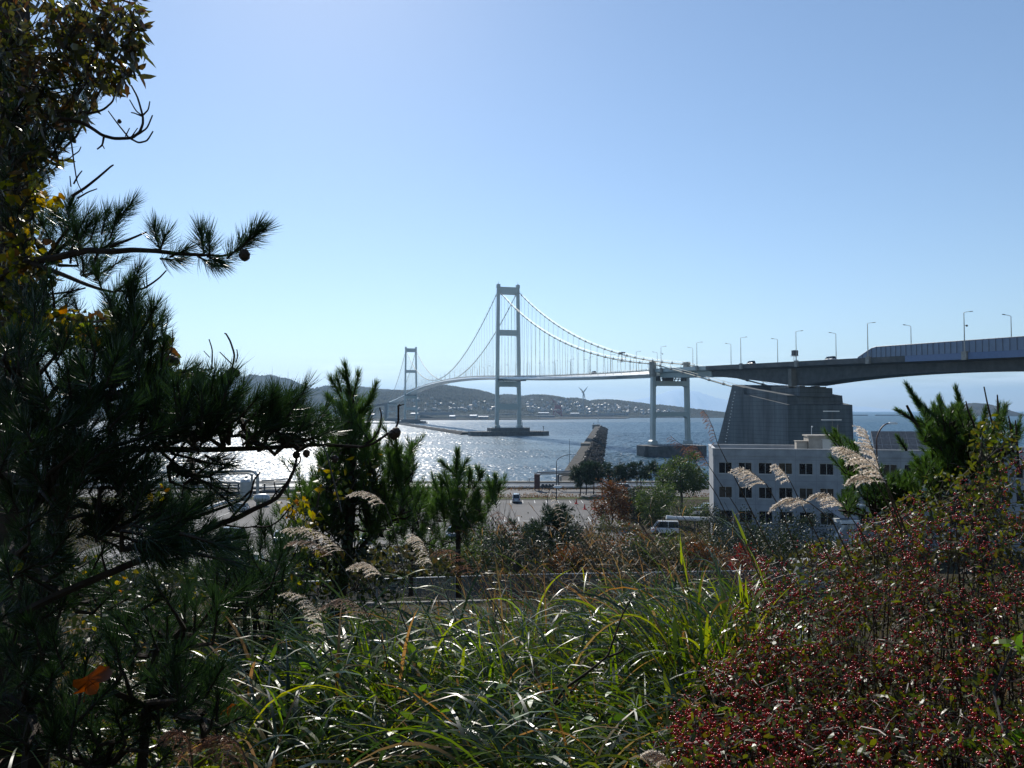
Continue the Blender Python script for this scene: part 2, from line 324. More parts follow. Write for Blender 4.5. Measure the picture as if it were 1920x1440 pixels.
# ================================================================== bridge
P0 = np.array([80.6, 386.0]); DN = np.array([0.2553, -0.9669]); LR = np.array([0.9669, 0.2553])
def Bp(u, lat, z): q = P0 + DN * u + LR * lat; return np.array([q[0], q[1], z])
def deck_z(u):
    s = u + 690.0; a = abs(s)
    if a <= 360: return 63.4 - 8.8 * (a / 360) ** 2
    if a <= 690: dd = a - 360; return 54.6 - 0.047 * dd + 3.9e-5 * dd * dd
    return 43.3 - 0.031 * (a - 690)
def tower_mat():
    return mat('bridge_paint', (0.37, 0.43, 0.43), 0.38, var=0.10, scale=0.12, detail=5)
M['bpaint'] = tower_mat()
M['cable'] = mat('cable_paint', (0.52, 0.48, 0.38), 0.5, var=0.1, scale=1)
M['clamp'] = mat('cable_clamp', (0.08, 0.08, 0.08), 0.5, var=0.2)
def conc_grid(name, col, gu, gz, dark=0.75, rough=0.9):
    """board-marked concrete: casting joints every gz metres and stains"""
    m = bpy.data.materials.new(name); m.use_nodes = True; n = m.node_tree.nodes; l = m.node_tree.links
    b = n['Principled BSDF']; b.inputs['Roughness'].default_value = rough
    t = n.new('ShaderNodeTexCoord')
    n1 = n.new('ShaderNodeTexNoise'); n1.inputs['Scale'].default_value = 0.12; n1.inputs['Detail'].default_value = 9; n1.inputs['Roughness'].default_value = 0.65
    mp = n.new('ShaderNodeMapping'); mp.inputs['Scale'].default_value = (2.2, 2.2, 0.35); l.new(t.outputs['Object'], mp.inputs[0]); l.new(mp.outputs[0], n1.inputs['Vector'])
    r = n.new('ShaderNodeValToRGB'); r.color_ramp.elements[0].position = 0.3; r.color_ramp.elements[1].position = 0.72
    r.color_ramp.elements[0].color = tuple(c_ * 0.42 for c_ in col) + (1,); r.color_ramp.elements[1].color = tuple(c_ * 1.3 for c_ in col) + (1,)
    l.new(n1.outputs['Fac'], r.inputs[0])
    sp = n.new('ShaderNodeSeparateXYZ'); l.new(t.outputs['Object'], sp.inputs[0])
    def line(sock, per, wd):
        a = n.new('ShaderNodeMath'); a.operation = 'DIVIDE'; a.inputs[1].default_value = per; l.new(sock, a.inputs[0])
        f = n.new('ShaderNodeMath'); f.operation = 'FRACT'; l.new(a.outputs[0], f.inputs[0])
        g = n.new('ShaderNodeMath'); g.operation = 'LESS_THAN'; g.inputs[1].default_value = wd; l.new(f.outputs[0], g.inputs[0]); return g.outputs[0]
    lz = line(sp.outputs['Z'], gz, 0.11); lx = line(sp.outputs['X'], gu, 0.035)
    mxx = n.new('ShaderNodeMath'); mxx.operation = 'MAXIMUM'; l.new(lz, mxx.inputs[0]); l.new(lx, mxx.inputs[1])
    mm = n.new('ShaderNodeMix'); mm.data_type = 'RGBA'; mm.blend_type = 'MULTIPLY'; mm.inputs[7].default_value = (1 - dark,) * 3 + (1,)
    sc = n.new('ShaderNodeMath'); sc.operation = 'MULTIPLY'; sc.inputs[1].default_value = 0.6; l.new(mxx.outputs[0], sc.inputs[0])
    l.new(sc.outputs[0], mm.inputs[0]); l.new(r.outputs[0], mm.inputs[6]); l.new(mm.outputs[2], b.inputs['Base Color'])
    return m
M['conc'] = conc_grid('anchorage_concrete', (0.115, 0.13, 0.14), 7.0, 1.55)
M['conc_girder'] = mat('girder_concrete', (0.085, 0.09, 0.092), 0.9, var=0.35, scale=0.35, detail=8)
M['conc_island'] = mat('pier_island_concrete', (0.10, 0.10, 0.10), 0.9, var=0.5, scale=0.4, detail=7)
M['asphalt_far'] = mat('bridge_road', (0.06, 0.06, 0.06), 0.9, var=0.2)

bridge = empty('suspension_bridge', Bp(-330, 0, 0), 'long pale grey suspension bridge crossing the harbour mouth', 'bridge')
BO = np.array(bridge.location)
def bb(u0, u1, l0, l1, z0, z1, mb_, org=BO, mat_=0):
    mb_.hexa([Bp(u1,l0,z0)-org, Bp(u1,l1,z0)-org, Bp(u0,l1,z0)-org, Bp(u0,l0,z0)-org, Bp(u1,l0,z1)-org, Bp(u1,l1,z1)-org, Bp(u0,l1,z1)-org, Bp(u0,l0,z1)-org], mat_)

def sub_empty(name, parent):
    o = bpy.data.objects.new(name, None); S.collection.objects.link(o); o.parent = parent; return o

def make_tower(u, name):
    t = sub_empty(name, bridge)
    lat = lambda z: 10.75 - 1.35 * (z - 7) / 130
    for s in (-1, 1):
        b = MB(); rings = []
        for z in (6.8, 9.5, 10.0, 60, 137.5, 137.7, 140.6):
            w = 1.65 - 0.25 * (z - 7) / 130; dpt = 2.3 - 0.5 * (z - 7) / 130
            if z < 9.6: w += 1.1 * (9.9 - z) / 3 + .3; dpt += 1.0
            if z > 137.6: w = 1.65; dpt = 2.1
            c0 = s * lat(z); ch = 0.45
            ring = []
            for (a, d_) in ((-w+ch,-dpt),(w-ch,-dpt),(w,-dpt+ch),(w,dpt-ch),(w-ch,dpt),(-w+ch,dpt),(-w,dpt-ch),(-w,-dpt+ch)): ring.append(Bp(u + d_, c0 + a, z) - BO)
            rings.append(ring)
        b.loft(rings); b.build('leg', M['bpaint'], t)
        b = MB(); b.tube([Bp(u, s*9.4, 140.5)-BO, Bp(u, s*9.4, 143.5)-BO], .12, 5); bb(u-1, u+1, s*9.4-1, s*9.4+1, 140.4, 141.2, b); b.build('mast_top', M['steel_dark'], t)
    def beam(z0, z1, hd, arch=1.3):
        # beam with haunched lower corners
        W_ = lat(z0) - 1.2; b = MB(); out = [(-W_, z1 + .0), (W_, z1), (W_, z0 - arch), (W_ - .5, z0 - .4), (W_ - arch - .4, z0), (-W_ + arch + .4, z0), (-W_ + .5, z0 - .4), (-W_, z0 - arch)]
        b.prism([Bp(u - hd, a, z) - BO for a, z in out], [Bp(u + hd, a, z) - BO for a, z in out][::1]); b.build('crossbeam', M['bpaint'], t)
    beam(131.5, 138.4, 1.6); beam(93, 98.2, 1.6); beam(45.2, 50.4, 2.0); beam(24, 29.6, 2.0)
    b = MB()
    if u == -330:
        bb(u+1, u+3.6, -10, 16.5, 50.6, 52.2, b)
        for k in range(8): bb(u+1.2+0, u+1.5, -8 + 3 * k, -7.6 + 3*k, 50.4, 51.8, b)
    else: bb(u+1, u+3.6, -10, 10, 50.6, 52.2, b)
    b.build('inspection_platform', M['steel_dark'], t)
    for q in (-12.8, 12.8):
        b = MB()
        for z in (7, 10, 12): b.tube([Bp(u+3.5, q, z)-BO, Bp(u+3.5, q*.93, z + 2.2)-BO], .15, 4)
        b.tube([Bp(u+3.5, q, 7)-BO, Bp(u+3.5, q, 12.2)-BO], .2, 4); b.build('ladder', M['steel_dark'], t)
for u in (-330, -1050):
    make_tower(u, 'tower')
    b = MB()
    if u == -330: bb(u-9, u+9, -18, 18.5, -2, 7, b); 
    else: bb(u-9, u+9, -17, 17, -2, 7, b)
    f = b.build('tower_foundation', M['conc_island'], bridge)
    b = MB()
    for k in range(26): bb(u+9.1, u+9.35, -17.6 + 1.42 * k, -17.3 + 1.42 * k, 4.5, 8, b)
    bb(u+9.1, u+9.3, -17.8, 18.2, 7.85, 8.0, b); b.build('railing', M['steel_dark'], f)
    b = MB(); out = [(-37, 8), (-30, 16), (29, 16), (37, 9), (37, -7), (30, -13), (-28, -13), (-37, -5)]
    if u != -330: out = [(a * .75, q) for a, q in out]
    b.prism([Bp(u + q, a, -2) - BO for a, q in out], [Bp(u + q, a, 3.9) - BO for a, q in out])
    for k in range(30):
        a0 = out[1][0] + 2 * k
        if a0 < 28 * (1 if u == -330 else .75): bb(u+16, u+16.7, a0, a0 + .8, -1, 4.2, b)
    b.build('fender_platform', M['conc_island'], bridge)
b = MB(); b.tube([Bp(-326, 33, 3.5)-BO, Bp(-326, 33, 7.5)-BO], .3, 6); b.sphere(Bp(-326, 33, 8)-BO, .6); b.build('beacon', M['steel_dark'], bridge)

def side_pier(u, far=False):
    t = sub_empty('side_pier', bridge); zt = deck_z(u)
    for s in (-1, 1):
        b = MB(); rings = []
        for z in (6.0, 7.6, 8.2, zt - 3.0):
            w = .95; dpt = 1.6
            if z < 8: w += .75; dpt += .7
            c0 = s * (9.3 + (zt - z) * 0.012); ring = []
            ch = .2
            for (a, d_) in ((-w+ch,-dpt),(w-ch,-dpt),(w,-dpt+ch),(w,dpt-ch),(w-ch,dpt),(-w+ch,dpt),(-w,dpt-ch),(-w,-dpt+ch)): ring.append(Bp(u + d_, c0 + a, z) - BO)
            rings.append(ring)
        b.loft(rings); b.build('leg', M['bpaint'], t)
        b = MB(); bb(u-1.9, u+1.9, s*9.5-1.1, s*9.5+1.1, zt-3.2, zt+3.0, b); bb(u-1.9, u-.6, s*9.5-1.05, s*9.5+1.05, zt+3.01, zt+4.6, b); bb(u+.6, u+1.9, s*9.5-1.05, s*9.5+1.05, zt+3.01, zt+4.6, b); b.build('cable_saddle', M['conc_saddle'], t)
    def beam(z0, z1, hd, arch=1.0):
        W_ = 8.75; b = MB(); out = [(-W_, z1), (W_, z1), (W_, z0 - arch), (W_ - .4, z0 - .3), (W_ - arch - .3, z0), (-W_ + arch + .3, z0), (-W_ + .4, z0 - .3), (-W_, z0 - arch)]
        b.prism([Bp(u - hd, a, z) - BO for a, z in out], [Bp(u + hd, a, z) - BO for a, z in out]); b.build('crossbeam', M['bpaint'], t)
    beam(35.6, 38.0, 1.8); beam(20.0, 22.4, 1.8)
    b = MB(); r = np.random.default_rng(3)
    for k in range(9):
        a = -7.6 + 1.9 * k; b.tube([Bp(u+1, a, 38)-BO, Bp(u+1, a + r.choice([-1.2, 0, 1.2]), 40.6)-BO], .28, 5)
    bb(u-.5, u+1.5, -8, 8, 38.9, 39.3, b); bb(u-2, u+2, -8.2, -6.4, 38, 40.4, b); bb(u-2, u+2, 7.0, 8.2, 38, 40.4, b); bb(u-2, u+2, -3.5, 1, 38, 39.8, b)
    b.build('bearing_frame', M['steel_dark'], t)
    b = MB(); out = [(-16, 6), (-12, 10), (12, 10), (17, 6), (17, -6), (12, -10), (-12, -10), (-16, -6)]
    b.prism([Bp(u + q, a, -2) - BO for a, q in out], [Bp(u + q, a, 5.4) - BO for a, q in out]); f = b.build('pier_foundation', M['conc_island'], bridge)
    b = MB()
    for k in range(15): b.tube([Bp(u+9.5, -11.5 + 1.7*k, 5.3)-BO, Bp(u+9.5, -11.5+1.7*k, 6.6)-BO], .07, 4)
    b.tube([Bp(u+9.5, -11.5, 6.55)-BO, Bp(u+9.5, 12.3, 6.55)-BO], .07, 4)
    for k in range(6): b.tube([Bp(u+6.5, -16.4 - .3*k, 0)-BO, Bp(u+6.5, -15.2 - .3*k, 5.6)-BO], .12, 4)
    b.tube([Bp(u+6.5,-17.6,.8)-BO, Bp(u+6.5,-15,.8)-BO], .5, 5); b.build('railing', M['steel_dark'], f)
M['conc_saddle'] = mat('saddle_concrete', (0.27, 0.27, 0.25), 0.8, var=0.35, scale=0.8, detail=6)
side_pier(0); side_pier(-1380, True)

# deck: streamlined box girder
sec = [(-7.2, 0.0), (7.2, 0.0), (8.9, -1.75), (5.2, -3.0), (-5.2, -3.0), (-8.9, -1.75)]
b = MB(); rings = []
us = np.arange(-1380, 1, 10.0)
for u in us: rings.append([Bp(u, a, deck_z(u) + z) - BO for a, z in sec])
b.loft(rings); b.build('deck', M['deck'] if 'deck' in M else mat('deck_paint', (0.72, 0.75, 0.73), 0.3, var=0.08, scale=0.1), bridge)
def rail_run(u0, u1, lats, org, parent, h=1.15, step=4.0, zf=deck_z, post=0.07, top=0.06):
    b = MB()
    for la in lats:
        n = int((u1 - u0) / step); uu = np.linspace(u0, u1, n + 1)
        for hh in (h, h * .55):
            b.tube([Bp(u, la, zf(u) + hh) - org for u in uu], top, 4)
        for u in uu: b.tube([Bp(u, la, zf(u) - .05) - org, Bp(u, la, zf(u) + h) - org], post, 4, caps=False)
    return b.build('railing', M['steel_grey'], parent)
rail_run(-1380, -2, (-6.6, 6.6), BO, bridge, step=6.0, post=.1, top=.09)
b = MB()
for la in (-1, 1):      # kerbs seen as a thin dark line along the road edge
    uu = np.arange(-1380, 1, 12.0)
    b.loft([[Bp(u, la*6.5-.2, deck_z(u)+.02)-BO, Bp(u, la*6.5+.2, deck_z(u)+.02)-BO, Bp(u, la*6.5+.2, deck_z(u)+.45)-BO, Bp(u, la*6.5-.2, deck_z(u)+.45)-BO] for u in uu])
b.build('kerb', M['conc_dark'], bridge)

# cables and hangers
ZS = 135.2; CL = 9.4
def cable_z(u):
    s = u + 690.0; a = abs(s)
    if a <= 360: return 65.6 + (ZS - 65.6) * (a / 360) ** 2
    if a <= 690:
        t = (a - 360) / 330; z1 = deck_z(0) + 3.4
        return ZS + (z1 - ZS) * t - 4 * 15 * t * (1 - t)
    return deck_z(0) + 3.4 - (a - 690) * 0.185
for s in (-1, 1):
    b = MB()
    uu = np.concatenate([np.arange(-1380, -1050, 10), np.arange(-1050, -330, 10), np.arange(-330, 0, 8), np.arange(0, 101, 10)])
    b.tube([Bp(u, s * CL, cable_z(u)) - BO for u in uu], 0.34, 6)
    # hand ropes above the cable
    for k in (-.35, .35): b.tube([Bp(u, s * CL + k, cable_z(u) + 1.25) - BO for u in uu], 0.045, 3)
    cb = b.build('main_cable', M['cable'], bridge)
    b = MB()
    for u in np.arange(-1372, 98, 12.0):
        if abs(u+330) < 5 or abs(u+1050) < 5 or abs(u) < 4: continue
        c0 = Bp(u, s * CL, cable_z(u)) - BO; sl_ = (cable_z(u + 1) - cable_z(u - 1)) / 2
        dv = np.array([DN[0], DN[1], sl_]); dv /= np.linalg.norm(dv)
        b.tube([c0 - dv * .75, c0 + dv * .75], .52, 6)
        for k in (-.35, .35): b.tube([c0 + (0, 0, .3), c0 + (LR[0]*k, LR[1]*k, 1.35)], .07, 3)
    b.build('cable_clamps', M['clamp'], cb)
hs_ = []
for s in (-1, 1):
    for u in list(np.arange(-318, -3, 12.0)) + list(np.arange(-1038, -335, 12.0)) + list(np.arange(-1374, -1055, 12.0)):
        z1 = cable_z(u); z0 = deck_z(u) - 1.0
        if z1 - z0 > 2.0: hs_.append((-u, s, u, z0, z1))
hs_.sort()
rest = MB()
for k, (_, s, u, z0, z1) in enumerate(hs_):
    b = MB() if k < 100 else rest
    for q in (-.22, .22): b.tube([Bp(u + q, s * (CL - .6), z0) - BO, Bp(u + q, s * CL, z1) - BO], 0.055, 4, caps=False)
    if k < 100: b.build('hanger', M['cable'], bridge)
tag(rest.build('hangers', M['cable'], bridge), kind='stuff')
# cable inspection cradle hanging under the right cable
b = MB(); u = -84
z = cable_z(u); c_ = [Bp(u-4, CL-1.3, z+.9)-BO, Bp(u+4, CL-1.3, z-.4)-BO]
for q in (-4, 4):
    for w in (-1.2, 1.2): b.tube([Bp(u+q, CL+w, z-4.5)-BO, Bp(u+q*.5, CL+w*.6, z+1.2)-BO], .12, 4)
for zz in (-4.5, -2.8):
    for w in (-1.2, 1.2): b.tube([Bp(u-4, CL+w, z+zz)-BO, Bp(u+4, CL+w, z+zz)-BO], .12, 4)
bb(u-2.6, u+2.6, CL-1.2, CL+1.2, z+.7, z+1.4, b)
ck = b.build('inspection_cradle', M['steel_dark']); ck.location = bridge.location
tag(ck, 'dark cable inspection cradle hanging on the suspension cable left of the near side pier', 'cradle')

# ---- anchorage
anch = empty('cable_anchorage', Bp(110, 0, 0), 'massive stepped concrete anchorage block with casting joints below the concrete viaduct', 'anchorage', rz=math.atan2(DN[1], DN[0]))
# local frame: +X = u, +Y = left of travel => lateral -Y
def LP(u, lat, z): return (u - 110, -lat, z)   # DN rotated +90deg is (0.9669,0.2553)=LR so local +Y = +lat
LP = lambda u, lat, z: (u - 110, lat, z)
def side_prism(prof, l0, l1, name, m, parent=anch):
    b = MB(); b.prism([LP(u, l0, z) for u, z in prof][::-1], [LP(u, l1, z) for u, z in prof][::-1]); return b.build(name, m, parent)
side_prism([(64, -2), (81.6, 33.4), (89.5, 32.0), (90, 29.4), (117.9, 25.1), (118.6, -2)], -13.5, 13.5, 'lower_block', M['conc'])
up = [(90.02, 29.42), (90.02, 31.9), (116.2, 28.5), (116.6, 25.35)]
side_prism(up, -12.5, -8.4, 'side_wall', M['conc'])
side_prism(up, 7.4, 10.6, 'side_wall', M['conc'])
side_prism([(97, 28.6), (97, 32.2), (106.9, 32.0), (106.9, 27.0)], -6, 11, 'splay_chamber', M['conc_dark'])
side_prism([(107, 26.8), (107, 28.44), (116.18, 28.44), (116.5, 25.37)], -8.38, 7.38, 'top_slab', M['conc'])
side_prism([(106, 28.46), (106, 31.2), (117.6, 31.2), (117.6, 28.0), (116.3, 28.0), (116.3, 28.46)], -8.3, 5.4, 'pier_head', M['conc'])
for (u0, u1, la) in ((108, 110, -7.4), (108, 110, 3.0), (114, 116.5, -7.2), (114, 116.5, -1)):
    b = MB(); b.box(u0-110, u1-110, la, la+2.0, 31.21, 31.9); b.build('bearing', M['steel_dark'], anch)
b = MB()
for k in range(18):
    u = 83 + 1.45 * k; z = 33.2 - (u - 83) * 0.17; b.tube([LP(u, 10.3, z - .4), LP(u, 10.3, z + 1.3)], .06, 4)
b.tube([LP(83, 10.3, 34.4), LP(107.6, 10.3, 30.2)], .06, 4); b.build('railing', M['steel_dark'], anch)
b = MB()
for k in range(22):      # rungs up the corner of the wall
    z = 4 + k * 1.25; u = 72.5 + z * 0.37; b.box(u-110-.22, u-110+.22, -13.72, -13.52, z, z+.3)
b.build('ladder', M['white_paint'], anch)

# ---- approach viaduct (near)
via = empty('approach_viaduct', Bp(150, 0, 0), 'dark concrete road viaduct with arched haunches crossing the right side above the anchorage', 'viaduct')
VO = np.array(via.location)
def vz(u): return deck_z(u)
def girder(u0, u1, dep, hw, bw, name, m, org, parent, zf=vz, step=5.0, top=0.0):
    b = MB(); rings = []
    for u in np.arange(u0, u1 + .01, (u1 - u0) / max(1, round((u1 - u0) / step))):
        d_ = dep(u); z = zf(u) + top
        s_ = [(-hw, 0.95), (-hw + .28, 0.95), (-hw + .28, 0), (hw - .28, 0), (hw - .28, 0.95), (hw, 0.95), (hw, -0.75), (hw-.9, -0.95), (bw + .3, -1.3), (bw, -d_), (-bw, -d_), (-bw - .3, -1.3), (-hw+.9, -0.95), (-hw, -0.75)]
        rings.append([Bp(u, a, z + q) - org for a, q in s_][::-1])
    b.loft(rings); return b.build(name, m, parent)
girder(2, 53, lambda u: 3.6, 9.2, 6.4, 'steel_girder', M['bpaint'], VO, via)
def dep(u):
    if u < 112: t = (112 - u) / 60; return 3.6 + 4.2 * (1 - max(0, t)) ** 1.3
    t = abs(u - 186) / 74; return 3.9 + 4.0 * t ** 2.0
girder(53.05, 330, dep, 9.4, 6.0, 'concrete_girder', M['conc_girder'], VO, via)
b = MB(); bb(111, 113, -8.3, -6.05, 31.9, 38.3, b, VO); b.build('pier_column', M['conc_dark'], via)
b = MB(); bb(248, 256, -7, 7, -1, vz(252) - 8.2, b, VO); b.build('pier', M['conc_girder'], via)
# parapet ribs
b = MB()
for u in (10, 46, 82, 118, 154, 190, 226): bb(u-.8, u+.8, -10.1, -9.42, vz(u) - 1.0, vz(u) + 1.25, b, VO)
b.build('lamp_bracket', M['conc_saddle'], via)
# noise barrier
M['barrier'] = mat('barrier_panel', (0.17, 0.22, 0.31), 0.5, var=0.12, scale=0.6)
M['barrier_frame'] = mat('barrier_frame', (0.13, 0.15, 0.19), 0.5)
bar = sub_empty('noise_barrier', via)
u0 = 149.0; n = 64
panels = MB(); posts = MB()
hb = lambda u: min(3.2, 0.35 + (u - u0) * 0.42)
for k in range(n):
    a = u0 + k * 2.0; e_ = a + 1.92
    panels.hexa([Bp(e_,-9.2,vz(e_)+.96)-VO, Bp(e_,-9.08,vz(e_)+.96)-VO, Bp(a,-9.08,vz(a)+.96)-VO, Bp(a,-9.2,vz(a)+.96)-VO,
                 Bp(e_,-9.2,vz(e_)+.95+hb(e_))-VO, Bp(e_,-9.08,vz(e_)+.95+hb(e_))-VO, Bp(a,-9.08,vz(a)+.95+hb(a))-VO, Bp(a,-9.2,vz(a)+.95+hb(a))-VO])
    bb(a-.09, a-.01, -9.34, -9.05, vz(a)+.9, vz(a)+1.0+hb(a), posts, VO)
tp = [Bp(u,-9.2,vz(u)+.98+hb(u))-VO for u in np.arange(u0, u0+2*n, 2.0)]; posts.tube(tp, .09, 4)
panels.build('panel', M['barrier'], bar); posts.build('frame', M['barrier_frame'], bar)
b = MB()
for a in np.arange(169, 280, 1.0):
    bb(a, a+1.0, -9.62, -9.44, vz(a)-.85, vz(a)+.9, b, VO)
b.build('fascia_panel', M['fascia'], via) if 'fascia' in M else b.build('fascia_panel', mat('blue_fascia', (0.10, 0.16, 0.30), 0.5, var=0.1), via)

# far approach viaduct on the other shore
fv = empty('far_viaduct', (-300, 1750, 0), 'distant low viaduct on grey piers at the left end of the bridge', 'viaduct')
FO = np.array(fv.location)
pts = [Bp(-1380, 0, deck_z(-1380)), Bp(-1440, 0, deck_z(-1440))] + [at(690, 762.3, 1850), at(668, 766, 1900), at(640, 769.5, 1990), at(600, 772, 2100)]
pts = np.array(pts); tt = np.linspace(0, len(pts) - 1, 40); cv = np.stack([np.interp(tt, range(len(pts)), pts[:, k]) for k in range(3)], 1)
b = MB(); rings = []
for k in range(len(cv)):
    g_ = cv[min(k+1, len(cv)-1)] - cv[max(k-1, 0)]; g_[2] = 0; g_ /= np.linalg.norm(g_); sd_ = np.array([-g_[1], g_[0], 0])
    rings.append([cv[k] + sd_ * 8 - FO, cv[k] - sd_ * 8 - FO, cv[k] - sd_ * 8 - FO + (0,0,-1), cv[k] - sd_*4 - FO + (0,0,-3), cv[k] + sd_*4 - FO + (0,0,-3), cv[k] + sd_ * 8 - FO + (0,0,-1)])
b.loft(rings); b.build('deck', M['conc_girder'], fv)
for k in (9, 15, 21, 27, 33):
    c0 = cv[k]; b = MB(); b.box(c0[0]-FO[0]-4, c0[0]-FO[0]+4, c0[1]-FO[1]-1.5, c0[1]-FO[1]+1.5, 0, c0[2]-2.9); b.build('pier', M['conc_girder'], fv)

# ---- bridge lamps
def make_lamp():
    r = empty('street_lamp', (0,0,0), 'x', 'street lamp', 'street lamps along both edges of the bridge road')
    b = MB(); b.tube([(0,0,-.4),(0,0,5),(0,0,10.9)], [.17,.13,.09], 8); b.build('pole', M['steel_grey'], r)
    b = MB(); b.tube([(0,0,10.75),(.15,0,11.0),(.8,0,11.15),(2.0,0,11.3)], .065, 6); b.build('arm', M['steel_grey'], r)
    b = MB(); b.loft([[(x_, -w_, z_-h_),(x_, w_, z_-h_),(x_, w_*.7, z_+h_),(x_, -w_*.7, z_+h_)] for x_, w_, z_, h_ in ((1.8,.1,11.27,.05),(2.1,.2,11.3,.09),(2.7,.2,11.38,.09),(3.0,.1,11.42,.05))]); b.build('lamp_head', M['steel_dark'], r)
    return r
near_names = {190: 'second lamp from the right on the viaduct, tallest, with a small camera on its pole', 154: 'lamp at the left end of the blue noise barrier', 118: 'lamp rising behind the small sign box above the anchorage',
              82: 'lamp above the left edge of the dark concrete girder, arm to the right', 46: 'lamp just right of the near side pier, arm to the right', 10: 'lamp with small camera standing right over the near side pier', 226: 'tall lamp at the right end of the viaduct'}
far_names = {190: 'rightmost lamp on the viaduct, arm pointing left above the noise barrier', 154: 'lamp behind the noise barrier, arm pointing left', 118: 'lamp between sign box and noise barrier, arm pointing left',
             82: 'lamp between sign box and dark girder end, arm pointing left', 46: 'lamp above the steel girder, arm pointing left', 10: 'lamp behind the right saddle of the near side pier, arm pointing left', 226: 'lamp beyond the right edge, arm pointing left'}
lamp0 = make_lamp(); used = False
for u in range(226, -1380, -36):
    for s in (-1, 1):
        la = -9.75 if u > 0 else -6.9
        la = la * -s if s == 1 else la
        la = la if s == -1 else abs(la)
        if u > 0 and s == 1: la = 9.2
        loc = Bp(u - (3 if s == 1 else 0), la, deck_z(u) + (0.6 if u > 0 else 0))
        lab = (near_names if s == -1 else far_names).get(u)
        rz = math.atan2(LR[1], LR[0]) + (0 if s == -1 else pi)
        if lab is None:
            nth = {1: 'first', 2: 'second', 3: 'third', 4: 'fourth', 5: 'fifth', 6: 'sixth', 7: 'seventh', 8: 'eighth', 9: 'ninth', 10: 'tenth'}; k_ = (10 - u) // 36; edge = 'near' if s == -1 else 'far'
            lab = ('%s %s-edge bridge lamp left of the side pier' % (nth.get(k_, 'tenth'), edge)) if u > -330 else ('tiny %s-edge lamp on the main span between the towers' % edge if u > -1050 else 'tiny %s-edge lamp on the bridge beyond the far tower' % edge)
        if not used: o = lamp0; o.location = [float(q) for q in loc]; o.rotation_euler = (0,0,rz); o['label'] = lab; used = True
        else: o = copy_tree(lamp0, loc, rz, lab)
        o['group'] = 'street lamps along both edges of the bridge road'
        if s == -1 and u in (190, 10):
            b = MB(); b.tube([(.1,0,7.6),(.7,0,7.6)], .06, 5); b.sphere((.85,0,7.5), .3); b.build('camera', M['steel_dark'], o)
sg = empty('sign_box', Bp(117, -9.6, deck_z(117) + .9), 'small dark box sign on two posts on the viaduct edge above the anchorage', 'sign', rz=math.atan2(LR[1], LR[0]))
b = MB(); b.box(-.9, .9, -.7, .7, 2.1, 4.0); b.build('sign_panel', M['steel_dark'], sg)
b = MB(); b.tube([(-.4,0,0),(-.4,0,2.2)], .1, 6); b.tube([(.4,0,0),(.4,0,2.2)], .1, 6); b.box(-1.2, 1.0, -.9, .9, 1.9, 2.08); b.build('post', M['white_paint'], sg)
# ================================================================== near shore
def ground_z(X, Y):
    X = np.asarray(X, float); Y = np.asarray(Y, float)
    z = np.interp(Y, [-8, 0, 6, 20, 48, 88, 95, 400], [22.2, 21.3, 20.15, 17.2, 11.2, 3.4, 3.0, 3.0])
    bumpy = np.clip((92 - Y) / 20, 0, 1)
    return z + bumpy * (0.22 * np.sin(X * 0.31 + 1) * np.sin(Y * 0.23) + 0.10 * np.sin(X * 1.1 + Y * .7) + 0.05 * np.sin(X * 2.7 - Y * 1.9))
M['soil'] = mat('hill_soil', (0.050, 0.036, 0.020), 0.95, col2=(0.022, 0.022, 0.010), scale=0.9, bump=0.08, bscale=4, detail=8, spec=0.1)
M['asphalt'] = mat('lot_asphalt', (0.082, 0.079, 0.078), 0.85, var=0.5, scale=0.09, bump=0.01, bscale=8, detail=9)
M['road_c'] = mat('quay_pavement', (0.115, 0.11, 0.108), 0.85, var=0.3, scale=0.2, detail=8)
M['verge'] = mat('grass_verge', (0.08, 0.11, 0.03), 0.9, col2=(0.06, 0.045, 0.02), scale=0.5, bump=0.2, bscale=3, detail=8, spec=0.1)
M['line'] = mat('road_marking', (0.62, 0.62, 0.60), 0.7, var=0.3, scale=2)
gx = np.concatenate([np.linspace(-420, -70, 16), np.linspace(-60, 90, 110), np.linspace(100, 420, 16)])
gy = np.concatenate([np.linspace(-8, 20, 60), np.linspace(21, 95, 80), np.linspace(100, 203, 12)])
rows = [[(x_, y_, float(ground_z(x_, y_))) for x_ in gx] for y_ in gy]
g = MB(); g.loft(np.array(rows), closed=False, caps=False); tag(g.build('ground', M['soil'], smooth=True), 'brown hillside ground falling to the quay', kind='structure')
g = MB(); g.add([(-420, 203, 3), (420, 203, 3), (420, 203.01, -3), (-420, 203.01, -3)], [(0, 3, 2, 1)]); tag(g.build('quay_wall', M['conc_dark']), 'quay wall', kind='structure')
def sheet(name, x0, x1, y0, y1, z, m, label):
    b = MB(); b.box(x0, x1, y0, y1, z - .1, z); return tag(b.build(name, m), label, kind='structure')
sheet('parking_lot', -61, 20, 92, 170, 3.03, M['asphalt'], 'grey parking lot')
sheet('verge', -400, 400, 171, 176, 3.06, M['verge'], 'grass strip behind the lot')
sheet('road', -400, 400, 176.2, 193, 3.035, M['road_c'], 'quay road behind the parking lot')
sheet('kerb', -60, 20, 170.1, 170.5, 3.16, M['conc_dark'], 'kerb at the back of the lot')
b = MB()
for k in range(14): y_ = 100 + 2.7 * k + (12 if k > 6 else 0); b.box(-60.2, -55.4, y_, y_ + .14, 2.95, 3.036)
b.box(-55.4, -55.26, 100, 149, 2.95, 3.036)
for k in range(12): x_ = -5.5 + 2.6 * k; b.box(x_, x_ + .14, 164.5, 169.5, 2.95, 3.036)
for k in range(9): x_ = -4 + 2.6 * k; b.box(x_, x_ + .14, 138, 143, 2.95, 3.036)
b.box(-4, 17, 137.8, 138, 2.95, 3.036); b.box(-30, 10, 128, 128.15, 2.95, 3.036)
